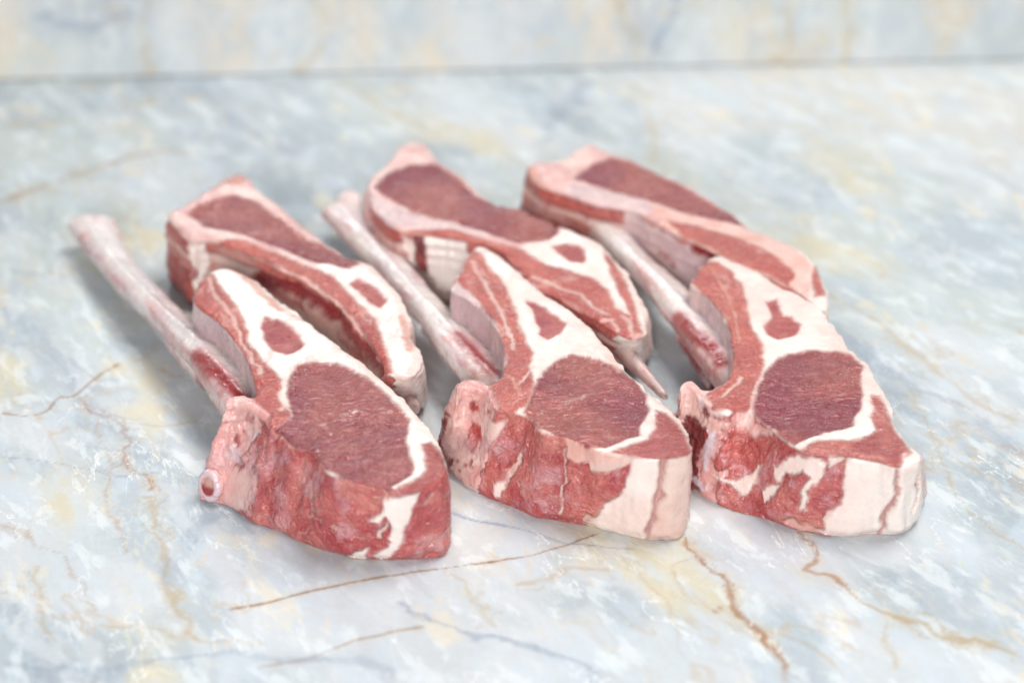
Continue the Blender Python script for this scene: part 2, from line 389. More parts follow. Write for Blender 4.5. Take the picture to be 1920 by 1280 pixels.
   [47.8,-47.2,50.0,-26.2,'fat'],
   [49.9,-65.6,52.3,-38.6,'fat'],
   [48.9,-76.3,51.6,-44.8,'fat'],
   [44.7,-81.5,47.2,-49.5,'fat'],
   [38.0,-75.9,40.2,-51.3,'memb'],
   [33.1,-68.5,34.8,-49.5,'redwall'],
   [20.9,-53.6,20.9,-53.6,'redwall'],
   [14.1,-43.8,14.1,-43.8,'redwall'],
   [7.8,-29.8,7.8,-29.8,'redwall'],
   [-1.8,-14.6,-1.8,-14.6,'redwall'],
   [-12.3,-7.9,-12.3,-7.9,'rib'],
   [-30.3,-2.1,-30.3,-2.1,'rib'],
   [-37.1,0.5,-37.1,0.5,'redwall'],
   [-42.4,8.2,-42.4,8.2,'redwall'],
   [-47.1,22.7,-47.1,22.7,'bone'],
  ],
  top=[
   ['bonefat',[[-63.2,93.2],[68.9,93.2],[55.8,-95.0],[-49.2,-95.0]],0],
   ['fat',[[5.0,-17.8],[22.2,-1.2],[28.1,3.0],[39.0,-11.7],[45.6,-29.8],[52.5,-67.4],[50.7,-81.5],[45.0,-74.5],[38.9,-56.5],[30.4,-41.5],[17.9,-29.8]],1.2],
   ['memb',[[-48.7,31.8],[-40.1,20.5],[-30.9,11.7],[-15.6,3.0],[-4.5,-5.4],[-6.3,-10.4],[-17.8,-4.6],[-31.4,0.9],[-39.2,3.0],[-45.7,16.1]],0.8],
   ['flank',[[-33.3,-0.4],[-16.0,-1.2],[-0.7,-11.7],[8.7,-17.8],[14.3,-25.9],[23.4,-31.8],[32.4,-37.7],[37.5,-47.2],[38.8,-58.4],[43.9,-63.8],[46.8,-74.5],[42.9,-81.5],[33.0,-71.0],[20.9,-56.5],[12.3,-43.4],[3.1,-21.9],[-13.9,-9.6]],0.8],
   ['fatline',[[12.3,-35.7],[17.7,-41.5],[23.0,-47.2],[28.4,-49.8],[31.7,-58.4],[36.8,-63.8]],1.2],
   ['fatline',[[-36.6,9.5],[-25.8,3.9],[-14.1,-1.2],[-6.4,-5.4]],1.3],
   ['eye',[[-47.4,34.1],[-41.9,47.2],[-32.8,54.9],[-23.2,54.9],[-16.6,46.3],[-8.4,26.3],[7.1,16.1],[20.6,4.7],[22.0,-2.5],[18.1,-9.2],[7.1,-11.7],[-4.1,-4.2],[-15.6,3.9],[-31.0,13.4],[-39.1,23.6]],0.6],
   ['inset',[[18.7,-15.0],[23.9,-11.7],[28.5,-14.6],[31.2,-19.0],[30.0,-27.5],[26.3,-25.9],[23.6,-23.5]],0.6],
   ['flank',[[36.8,-17.8],[39.5,-21.9],[42.5,-35.7],[45.3,-52.8],[46.8,-67.4],[47.2,-76.3],[45.0,-76.3],[44.0,-60.2],[41.0,-49.1],[39.4,-35.7]],0.6],
   ['fatline',[[41.2,-63.8],[43.6,-69.2],[44.0,-78.0]],1.2],
   ['fatline',[[34.9,-67.4],[38.4,-67.4],[39.8,-74.5]],1.2],
  ],
  wall=[
   ['fat',[[331.8,25.9],[326.7,25.2],[324.9,16.1],[324.9,13.3],[329.4,19.6]],0.6],
   ['fat',[[322.6,26.6],[307.7,27.3],[304.2,21.7],[305.9,7.0],[317.5,6.3],[320.1,14.7]],0.8],
   ['red',[[326.7,26.6],[322.6,26.6],[320.1,11.9],[324.9,13.3]],0.6],
  ],
  rib=[[32.1,-29.8,10.0,4.0,4.0],[39.1,-58.9,16.0,3.6,4.0],[46.3,-74.8,15.0,2.8,3.0],[54.7,-90.0,12.0,1.8,2.0]],
  knob=[],
  head=[],
  ledge=[],
  red=[],
 ),
 'F': dict(
  z=28,
  wrap=0,
  ctr=[57.0,46.0],
  key=[
   [-52.1,39.0,-52.1,39.0,'bonefat'],
   [-48.2,42.8,-48.2,42.8,'bonefat'],
   [-38.5,45.7,-38.5,45.7,'bonefat'],
   [-31.8,53.6,-31.8,53.6,'bonefat'],
   [-25.3,61.6,-25.3,61.6,'bonefat'],
   [-22.4,55.6,-22.4,55.6,'bonefat'],
   [-17.0,49.7,-17.0,49.7,'fat'],
   [-5.6,41.4,-5.6,41.4,'fat'],
   [4.3,28.1,4.3,28.1,'fat'],
   [14.0,14.7,14.0,14.7,'fat'],
   [23.4,0.9,23.4,0.9,'fat'],
   [27.9,-10.4,27.9,-10.4,'fat'],
   [38.4,-20.5,38.4,-20.5,'fat'],
   [46.6,-36.5,46.6,-36.5,'fat'],
   [50.0,-52.6,50.0,-52.6,'fat'],
   [49.6,-65.8,49.6,-65.8,'fat'],
   [46.9,-72.5,46.9,-72.5,'fat'],
   [43.1,-67.7,43.1,-67.7,'redwall'],
   [37.5,-56.4,37.5,-56.4,'redwall'],
   [28.6,-47.5,28.6,-47.5,'redwall'],
   [19.7,-37.3,19.7,-37.3,'memb'],
   [10.5,-27.1,10.5,-27.1,'memb'],
   [1.1,-17.2,1.1,-17.2,'memb'],
   [-6.0,-7.8,-6.0,-7.8,'memb'],
   [-12.2,0.9,-12.2,0.9,'rib'],
   [-21.8,5.3,-21.8,5.3,'rib'],
   [-29.5,8.4,-29.5,8.4,'redwall'],
   [-37.2,16.5,-37.2,16.5,'redwall'],
   [-45.0,22.0,-45.0,22.0,'redwall'],
   [-49.9,30.4,-49.9,30.4,'redwall'],
  ],
  top=[
   ['bonefat',[[-59.1,80.2],[79.3,80.2],[53.4,-94.5],[-58.7,-94.5]],0],
   ['fat',[[32.9,-30.8],[44.6,-26.7],[55.2,-58.3],[50.2,-80.4],[44.1,-73.2],[39.8,-50.7]],1],
   ['memb',[[-36.0,23.4],[-21.3,17.9],[-7.5,8.0],[-2.6,-1.3],[-10.4,-1.3],[-23.7,5.3],[-35.3,14.3]],0.8],
   ['pinkfat',[[-7.1,5.3],[9.0,-1.3],[27.3,-12.1],[39.5,-22.6],[46.3,-42.8],[43.3,-65.8],[37.1,-58.3],[24.0,-44.8],[7.2,-24.7],[-3.2,-10.0]],0.8],
   ['flank',[[-1.1,-7.8],[10.1,-12.1],[24.3,-22.6],[34.3,-34.9],[40.1,-48.7],[37.5,-54.5],[27.7,-44.8],[12.6,-27.6],[3.8,-18.4]],0.6],
   ['eye',[[-33.9,28.5],[-26.2,40.9],[-18.6,46.2],[-5.7,39.9],[4.1,25.7],[13.8,12.0],[23.2,-1.3],[27.3,-12.1],[17.8,-7.0],[5.7,-0.9],[-7.5,8.8],[-21.2,18.8]],0.6],
   ['flank',[[47.2,-42.8],[48.6,-50.7],[48.1,-64.0],[45.1,-65.8],[45.2,-54.5]],0.6],
   ['pinkline',[[-50.9,39.9],[-48.9,30.4],[-45.0,21.1]],3.0],
  ],
  wall=[
   ['memb',[[296.7,27.3],[277.7,26.6],[253.0,25.2],[258.2,10.5],[270.2,4.9],[291.4,5.6],[298.0,14.7]],2],
   ['redspot',[[277.7,17.5],[270.2,18.9],[266.9,16.8],[271.8,14.7]],1.0],
   ['fat',[[298.0,28.0],[290.1,28.0],[287.4,28.0],[296.7,24.5]],1],
   ['redline',[[261.7,25.2],[241.1,24.5],[226.0,25.2]],2.0],
  ],
  rib=[],
  knob=[],
  head=[],
  ledge=[],
  red=[],
 ),
}
VEINS = [
 ['rust',0.8,0.4,[[-155.2,-111.5],[-144.0,-118.4],[-134.4,-126.5],[-123.6,-142.2],[-116.8,-154.7]]],
 ['gold',0.8,0.45,[[-141.2,-131.8],[-135.2,-149.7],[-131.2,-161.9],[-122.2,-173.7]]],
 ['rust',0.7,0.4,[[-137.9,-46.0],[-132.7,-65.5],[-127.9,-77.9],[-125.6,-95.9],[-119.8,-110.1],[-115.5,-126.5]]],
 ['gold',0.9,0.5,[[-129.4,-52.6],[-115.2,-55.9],[-105.2,-52.6],[-97.7,-55.9]]],
 ['gold',0.8,0.4,[[53.8,-126.5],[47.1,-131.8],[47.9,-142.2],[51.9,-149.7]]],
 ['gold',0.8,0.4,[[69.7,-161.9],[80.4,-166.7],[88.0,-176.0],[89.3,-187.3]]],
 ['gold',0.8,0.4,[[106.1,-154.7],[102.7,-166.7],[106.3,-180.6]]],
 ['gold',0.7,0.4,[[-113.1,-21.9],[-102.4,-34.1],[-97.7,-42.6]]],
 ['brown',0.75,0.95,[[-81.3,-152.9],[-70.3,-149.7],[-60.0,-144.7],[-49.5,-140.9],[-37.4,-137.0],[-20.4,-132.9],[0.0,-128.6],[15.9,-121.7],[27.3,-114.9]]],
 ['brown',0.8,0.6,[[-70.1,-178.7],[-58.7,-175.5],[-51.7,-171.4],[-44.6,-166.7],[-32.9,-162.9],[-24.0,-160.5]]],
 ['brown',1.0,0.85,[[-169.6,-46.6],[-161.1,-49.3],[-154.6,-46.6],[-152.0,-37.5],[-146.9,-35.8],[-141.1,-23.7],[-134.5,-14.0]]],
 ['rust',1.3,0.75,[[-146.9,-35.8],[-137.9,-46.0],[-129.4,-52.6],[-124.5,-64.8],[-123.9,-71.8],[-118.7,-82.5],[-113.1,-86.1],[-113.7,-92.9]]],
 ['gold',1.6,0.6,[[-113.7,-92.9],[-108.7,-108.7],[-104.4,-126.5],[-101.0,-133.1],[-101.6,-139.6],[-96.6,-152.2],[-92.0,-158.3],[-87.4,-167.9]]],
 ['rust',1.6,0.8,[[50.6,-115.7],[53.8,-126.5],[57.9,-133.9],[61.3,-139.6],[63.0,-146.0],[66.0,-154.7],[69.7,-161.9],[72.5,-170.2],[75.0,-180.6]]],
 ['rust',1.4,0.75,[[85.2,-115.7],[89.3,-121.1],[90.8,-127.9],[86.8,-133.9],[93.2,-138.3],[97.9,-143.4],[100.1,-149.7],[106.1,-154.7]]],
 ['gold',1.7,0.75,[[97.2,-143.2],[100.1,-149.7],[106.1,-154.7],[114.3,-160.0],[123.8,-165.5],[133.5,-169.0],[141.8,-174.9]]],
 ['blue',0.6,0.8,[[-20.4,-103.9],[-9.7,-109.3],[0.0,-112.4],[8.0,-115.7],[16.0,-120.6],[22.3,-121.7],[38.1,-123.8]]],
 ['blue',1.8,0.55,[[-33.7,-148.5],[-24.2,-155.9],[-15.0,-161.9],[0.0,-167.9],[13.2,-174.9],[24.7,-181.7],[34.6,-187.3]]],
 ['blue',2.6,0.4,[[-141.1,-174.9],[-118.2,-179.4],[-96.8,-176.0],[-79.6,-172.5],[-64.5,-176.0],[-47.1,-173.7],[-29.1,-180.6],[-14.4,-186.2]]],
 ['gold',1.3,0.45,[[-117.2,-160.7],[-101.9,-162.4],[-91.0,-165.5],[-77.4,-166.7],[-68.1,-170.2]]],
 ['brown',3.2,0.4,[[-204.7,110.9],[-192.6,124.7],[-177.9,138.3],[-162.7,152.4],[-148.2,159.9],[-129.7,155.6]]],
 ['gold',3.0,0.35,[[-222.0,188.7],[-203.2,187.0],[-188.4,194.5],[-173.8,204.4],[-156.4,213.3]]],
 ['gold',2.6,0.4,[[104.0,54.0],[115.4,35.2],[129.9,15.3],[140.5,-11.1],[151.2,-32.4],[167.6,-55.9]]],
 ['blue',6,0.35,[[108.5,27.1],[120.0,0.0],[133.8,-28.9],[149.2,-42.6],[163.3,-74.9]]],
 ['gold',1.5,0.45,[[133.8,-28.9],[137.8,-74.9],[139.9,-98.8],[143.6,-112.9],[152.6,-126.5]]],
 ['blue',5,0.3,[[-186.9,31.2],[-165.0,0.0],[-146.4,-28.9],[-122.3,-65.5],[-108.9,-74.9]]],
 ['rust',1.2,0.35,[[-120.9,-18.3],[-114.7,-23.7],[-106.9,-27.2],[-97.2,-32.4]]],
 ['blue',5,0.3,[[-102.0,-142.2],[-96.4,-115.7],[-88.2,-104.5],[-77.1,-115.7]]],
 ['gold',2.5,0.4,[[53.4,237.8],[60.5,195.6],[59.0,151.4],[65.7,135.8]]],
 ['blue',7,0.45,[[34.0,237.8],[26.1,213.3],[18.6,195.6],[13.6,167.5]]],
 ['blue',0.5,0.5,[[-163.7,-73.3],[-145.8,-77.3],[-133.3,-81.0],[-122.4,-85.5],[-111.1,-82.5]]],
 ['gold',1.5,0.4,[[0.0,-142.2],[12.5,-135.7],[20.4,-133.1],[29.7,-134.4]]],
 ['gold',2.0,0.4,[[-20.4,-131.8],[-12.4,-142.2],[-7.6,-152.2],[-4.5,-161.9]]],
 ['gold',3.0,0.4,[[-77.7,237.8],[-61.6,213.3],[-46.3,189.9],[-32.1,181.4]]],
 ['blue',7,0.35,[[-148.0,237.8],[-126.5,201.4],[-109.6,175.8],[-89.5,156.7]]],
]
SURFACE_TONES = [[-145,-116,'w'],[-139,-142,'w'],[-139,-162,'b'],[-123,-176,'g'],[-104,-178,'g'],[-79,-174,'b'],[-101,-116,'b'],[-93,-132,'b'],[-87,-147,'b'],[-113,-142,'w'],[-126,-140,'w'],[-76,-137,'l'],[-56,-140,'l'],[-40,-137,'l'],[-61,-155,'w'],[-10,-124,'ww'],[6,-137,'w'],[-9,-155,'w'],[21,-157,'w'],[14,-147,'b'],[27,-150,'b'],[46,-124,'c'],[38,-132,'c'],[50,-137,'c'],[69,-129,'l'],[78,-124,'l'],[43,-167,'w'],[6,-167,'w'],[-30,-167,'w'],[62,-176,'w'],[90,-162,'w'],[81,-164,'b'],[112,-137,'g'],[117,-142,'b'],[131,-137,'b'],[148,-116,'b'],[131,-121,'w'],[108,-127,'w'],[136,-155,'b'],[123,-178,'w'],[101,-178,'w'],[78,-183,'b'],[-12,-183,'w'],[-38,-183,'w'],[-60,-182,'b'],[-96,-183,'c'],[-51,-116,'l'],[-15,-96,'w'],[-176,15,'b'],[-157,-22,'b'],[-172,-18,'c'],[-146,0,'gw'],[-162,31,'gw'],[-152,-81,'b'],[-142,-53,'b'],[-155,-65,'w'],[-123,-49,'c'],[-125,-29,'c'],[-133,-36,'b'],[-111,-39,'w'],[-105,-65,'b'],[-142,-99,'c'],[-109,-96,'b'],[-152,-102,'w'],[-93,-116,'g'],[-133,-4,'b'],[-139,15,'gw'],[-91,-81,'g'],[132,15,'gw'],[148,0,'w'],[162,-22,'w'],[144,31,'gw'],[136,78,'gw'],[168,56,'b'],[185,87,'b'],[122,65,'c'],[125,-18,'b'],[131,-46,'g'],[145,-65,'b'],[154,-87,'g'],[133,-72,'b'],[122,-96,'w'],[128,27,'b'],[155,-49,'w'],[180,15,'gw'],[-200,151,'gw'],[-173,173,'gw'],[-145,136,'w'],[-175,101,'gw'],[-115,168,'b'],[-130,196,'b'],[-105,219,'b'],[-82,173,'b'],[-69,151,'b'],[-177,225,'g'],[-215,219,'g'],[-61,207,'gw'],[-24,207,'w'],[-27,157,'b'],[-13,136,'gw'],[0,190,'w'],[24,207,'g'],[52,207,'b'],[68,207,'ww'],[86,190,'ww'],[104,207,'w'],[141,219,'ww'],[163,207,'ww'],[198,207,'ww'],[109,151,'b'],[118,131,'b'],[88,162,'w'],[140,136,'c'],[160,126,'gw'],[63,131,'gw'],[183,151,'w'],[207,162,'ww'],[-148,78,'c'],[-126,56,'gw'],[-182,65,'gw'],[-196,92,'b'],[-84,101,'g'],[8,92,'gw'],[-23,179,'c']]
BACK_TONES = [[11,14,'c'],[27,29,'g'],[46,23,'g'],[32,11,'gw'],[59,15,'b'],[53,31,'dk'],[83,15,'w'],[103,22,'pe'],[126,21,'w'],[150,13,'ww'],[165,20,'pe'],[179,22,'b'],[194,7,'pe'],[218,14,'w'],[233,19,'l'],[252,18,'b'],[269,25,'pe'],[279,10,'pe'],[291,17,'dk'],[287,7,'g'],[306,19,'b'],[321,11,'w'],[339,11,'c'],[351,13,'oc'],[365,18,'b'],[373,10,'oc'],[390,15,'gw'],[415,14,'b'],[435,19,'oc'],[446,8,'b'],[460,16,'g'],[3,24,'pe'],[391,2,'w'],[73,7,'b']]

# ------------------------------------------------------------------ helpers
def lin(r, g, b):
    c = np.array([r, g, b], float) / 255
    return np.where(c <= .04045, c / 12.92, ((c + .055) / 1.055) ** 2.4)

def hash3(ix, iy, iz, seed):
    with np.errstate(over='ignore'):
        h = (ix.astype(np.uint32) * np.uint32(374761393) + iy.astype(np.uint32) * np.uint32(668265263)
             + iz.astype(np.uint32) * np.uint32(2147483647) + np.uint32((seed * 974711 + 12345) & 0xffffffff))
        h = (h ^ (h >> np.uint32(13))) * np.uint32(1274126177)
        h = (h ^ (h >> np.uint32(16))) * np.uint32(2246822519)
        h = h ^ (h >> np.uint32(15))
    return h.astype(np.float64) / 4294967295.0

def vnoise(P, scale, seed=0):
    """value noise in -1..1; scale is the feature size in the units of P"""
    Q = np.asarray(P, float) / scale + 1000.37
    I = np.floor(Q).astype(np.int64)
    f = Q - I
    f = f * f * f * (f * (f * 6 - 15) + 10)
    r = 0
    for dx in (0, 1):
        wx = f[:, 0] if dx else 1 - f[:, 0]
        for dy in (0, 1):
            wy = f[:, 1] if dy else 1 - f[:, 1]
            for dz in (0, 1):
                wz = f[:, 2] if dz else 1 - f[:, 2]
                r = r + wx * wy * wz * hash3(I[:, 0] + dx, I[:, 1] + dy, I[:, 2] + dz, seed)
    return r * 2 - 1

def fbm(P, scale, seed=0, octaves=3):
    r, a, t = 0, 1.0, 0
    for k in range(octaves):
        r = r + a * vnoise(P, scale, seed + 17 * k)
        t += a
        a *= .5
        scale *= .5
    return r / t

def sstep(a, b, x):
    t = np.clip((x - a) / (b - a), 0, 1)
    return t * t * (3 - 2 * t)

def seg_dist(P, a, b):
    ab = b - a
    t = np.clip(((P - a) @ ab) / max(ab @ ab, 1e-9), 0, 1)
    return np.linalg.norm(P - a - t[:, None] * ab, axis=1), t

def poly_sd(P, poly):
    """signed distance to a closed polygon, negative inside"""
    poly = np.asarray(poly, float)
    d = np.full(len(P), 1e9)
    inside = np.zeros(len(P), bool)
    for i in range(len(poly)):
        a, b = poly[i - 1], poly[i]
        dd, _ = seg_dist(P, a, b)
        d = np.minimum(d, dd)
        cond = (a[1] > P[:, 1]) != (b[1] > P[:, 1])
        xs = (b[0] - a[0]) * (P[:, 1] - a[1]) / ((b[1] - a[1]) if b[1] != a[1] else 1e-9) + a[0]
        inside ^= cond & (P[:, 0] < xs)
    return np.where(inside, -d, d)

def line_d(P, pts):
    pts = np.asarray(pts, float)
    d = np.full(len(P), 1e9)
    for i in range(len(pts) - 1):
        dd, _ = seg_dist(P, pts[i], pts[i + 1])
        d = np.minimum(d, dd)
    return d

def catmull(P, n, closed=True):
    P = np.asarray(P, float)
    N = len(P)
    out = []
    for i in range(N if closed else N - 1):
        if closed:
            a, b, c, d = P[i - 1], P[i], P[(i + 1) % N], P[(i + 2) % N]
        else:
            a, b, c, d = P[max(i - 1, 0)], P[i], P[i + 1], P[min(i + 2, N - 1)]
        for k in range(n):
            t = k / n
            out.append(b + .5 * t * ((c - a) + t * (2 * a - 5 * b + 4 * c - d + t * (3 * (b - c) + d - a))))
    if not closed:
        out.append(P[-1])
    return np.array(out)

def remesh(verts, faces, voxel, extra=()):
    """closed shells (mm) -> one even skin: vertex array (mm) and quad array"""
    V = [list(v) for v in verts]
    F = [list(f) for f in faces]
    for ev, ef in extra:
        o = len(V)
        V += [list(v) for v in ev]
        F += [[i + o for i in f] for f in ef]
    me = bpy.data.meshes.new('shell')
    me.from_pydata(V, [], F)
    ob = bpy.data.objects.new('shell', me)
    COL.objects.link(ob)
    m = ob.modifiers.new('r', 'REMESH')
    m.mode = 'VOXEL'
    m.voxel_size = voxel
    m.use_smooth_shade = True
    dg = bpy.context.evaluated_depsgraph_get()
    ev = ob.evaluated_get(dg)
    em = ev.to_mesh()
    n = len(em.vertices)
    co = np.empty(n * 3)
    em.vertices.foreach_get('co', co)
    nl = len(em.loops)
    li = np.empty(nl, np.int32)
    em.loops.foreach_get('vertex_index', li)
    ps = np.empty(len(em.polygons), np.int32)
    em.polygons.foreach_get('loop_total', ps)
    ev.to_mesh_clear()
    bpy.data.objects.remove(ob)
    bpy.data.meshes.remove(me)
    assert (ps == 4).all()
    return co.reshape(-1, 3), li.reshape(-1, 4)

def edges_of(Q):
    E = np.concatenate([Q[:, [0, 1]], Q[:, [1, 2]], Q[:, [2, 3]], Q[:, [3, 0]]])
    return E

def smooth(V, Q, it, lam=.5):
    E = edges_of(Q)
    cnt = np.bincount(E[:, 0], minlength=len(V)) + np.bincount(E[:, 1], minlength=len(V))
    cnt = np.maximum(cnt, 1)[:, None]
    for _ in range(it):
        S = np.zeros_like(V)
        for k in range(V.shape[1]):
            S[:, k] = np.bincount(E[:, 0], V[E[:, 1], k], len(V)) + np.bincount(E[:, 1], V[E[:, 0], k], len(V))
        V = V + lam * (S / cnt - V)
    return V

def vnormals(V, Q):
    n = np.cross(V[Q[:, 2]] - V[Q[:, 0]], V[Q[:, 3]] - V[Q[:, 1]])
    N = np.zeros_like(V)
    for c in range(4):
        for k in range(3):
            N[:, k] += np.bincount(Q[:, c], n[:, k], len(V))
    return N / np.maximum(np.linalg.norm(N, axis=1), 1e-12)[:, None]

def ellipsoid(c, r, nu=16, nv=10):
    V, F = [], []
    for j in range(1, nv):
        th = math.pi * j / nv
        for i in range(nu):
            ph = 2 * math.pi * i / nu
            V.append((c[0] + r[0] * math.sin(th) * math.cos(ph), c[1] + r[1] * math.sin(th) * math.sin(ph), c[2] + r[2] * math.cos(th)))
    for j in range(nv - 2):
        for i in range(nu):
            a, b = j * nu + i, j * nu + (i + 1) % nu
            F.append((a, a + nu, b + nu, b))
    t = len(V); V.append((c[0], c[1], c[2] + r[2])); V.append((c[0], c[1], c[2] - r[2]))
    for i in range(nu):
        F.append((t, i, (i + 1) % nu))
        k = (nv - 2) * nu
        F.append((t + 1, k + (i + 1) % nu, k + i))
    return V, F

def pieces(Q, qp, nv):
    """connected piece of equal tissue for every quad"""
    comp = np.zeros(len(Q), int)
    k = 0
    for p in np.unique(qp):
        m = np.where(qp == p)[0]
        q = Q[m]
        lab = np.arange(nv)
        while True:                                 # lowest label spreads over shared vertices
            mn = lab[q].min(1)
            new = lab.copy()
            for c in range(4):
                np.minimum.at(new, q[:, c], mn)
            new = new[new]
            if (new == lab).all():
                break
            lab = new
        u, inv = np.unique(lab[q[:, 0]], return_inverse=True)
        comp[m] = inv + k
        k += len(u)
    return comp, np.bincount(comp)

def make_patch(name, parent, V, N, C, X, Q, mat):
    """the quads Q of a bigger skin as one mesh object; keeps the skin's normals so no seam shows"""
    used, inv = np.unique(Q.ravel(), return_inverse=True)
    me = bpy.data.meshes.new(name)
    n, m = len(used), len(Q)
    me.vertices.add(n)
    me.vertices.foreach_set('co', (V[used] / 1000).ravel())
    me.loops.add(m * 4)
    me.loops.foreach_set('vertex_index', inv.astype(np.int32))
    me.polygons.add(m)
    me.polygons.foreach_set('loop_start', np.arange(0, m * 4, 4, dtype=np.int32))
    me.update(calc_edges=True)
    me.polygons.foreach_set('use_smooth', np.ones(m, bool))
    a = me.attributes.new('tint', 'FLOAT_COLOR', 'POINT')
    a.data.foreach_set('color', np.concatenate([C[used], np.ones((n, 1))], 1).ravel())
    a = me.attributes.new('feel', 'FLOAT_COLOR', 'POINT')
    a.data.foreach_set('color', np.concatenate([X[used], np.ones((n, 1))], 1).ravel())
    me.normals_split_custom_set_from_vertices(N[used].tolist())
    me.materials.append(mat)
    o = bpy.data.objects.new(name, me)
    COL.objects.link(o)
    o.parent = parent
    return o

# ------------------------------------------------------------------ node helpers and materials
class NT:
    def __init__(s, mat):
        s.t = mat.node_tree
        s.n = s.t.nodes
    def new(s, kind, **kw):
        n = s.n.new(kind)
        for k, v in kw.items():
            setattr(n, k, v)
        return n
    def link(s, a, b):
        s.t.links.new(a, b)
    def val(s, sock, v):
        if hasattr(v, 'is_output'):
            s.link(v, sock)
        else:
            sock.default_value = v
    def math(s, op, a, b=None, c=None, clamp=False):
        n = s.new('ShaderNodeMath', operation=op, use_clamp=clamp)
        for i, v in enumerate((a, b, c)):
            if v is not None:
                s.val(n.inputs[i], v)
        return n.outputs[0]
    def noise(s, vec, scale, detail=3, rough=.5, dist=0.0):
        n = s.new('ShaderNodeTexNoise')
        s.link(vec, n.inputs['Vector'])
        n.inputs['Scale'].default_value = scale
        n.inputs['Detail'].default_value = detail
        n.inputs['Roughness'].default_value = rough
        n.inputs['Distortion'].default_value = dist
        return n.outputs['Fac']
    def ramp(s, fac, a, b, lo=0.0, hi=1.0):
        n = s.new('ShaderNodeMapRange', interpolation_type='SMOOTHSTEP')
        s.link(fac, n.inputs['Value'])
        for k, v in zip(('From Min', 'From Max', 'To Min', 'To Max'), (a, b, lo, hi)):
            n.inputs[k].default_value = v
        return n.outputs['Result']
    def mix(s, fac, a, b, mode='MIX'):
        n = s.new('ShaderNodeMix', data_type='RGBA', blend_type=mode)
        s.val(n.inputs[0], fac)
        s.val(n.inputs[6], a)
        s.val(n.inputs[7], b)
        return n.outputs[2]
    def mapping(s, vec, rot=(0, 0, 0), scale=(1, 1, 1)):
        # turn first, then stretch, so the stretch follows the turned axes
        n = s.new('ShaderNodeMapping')
        s.link(vec, n.inputs['Vector'])
        n.inputs['Rotation'].default_value = rot
        m = s.new('ShaderNodeMapping')
        s.link(n.outputs[0], m.inputs['Vector'])
        m.inputs['Scale'].default_value = scale
        return m.outputs[0]

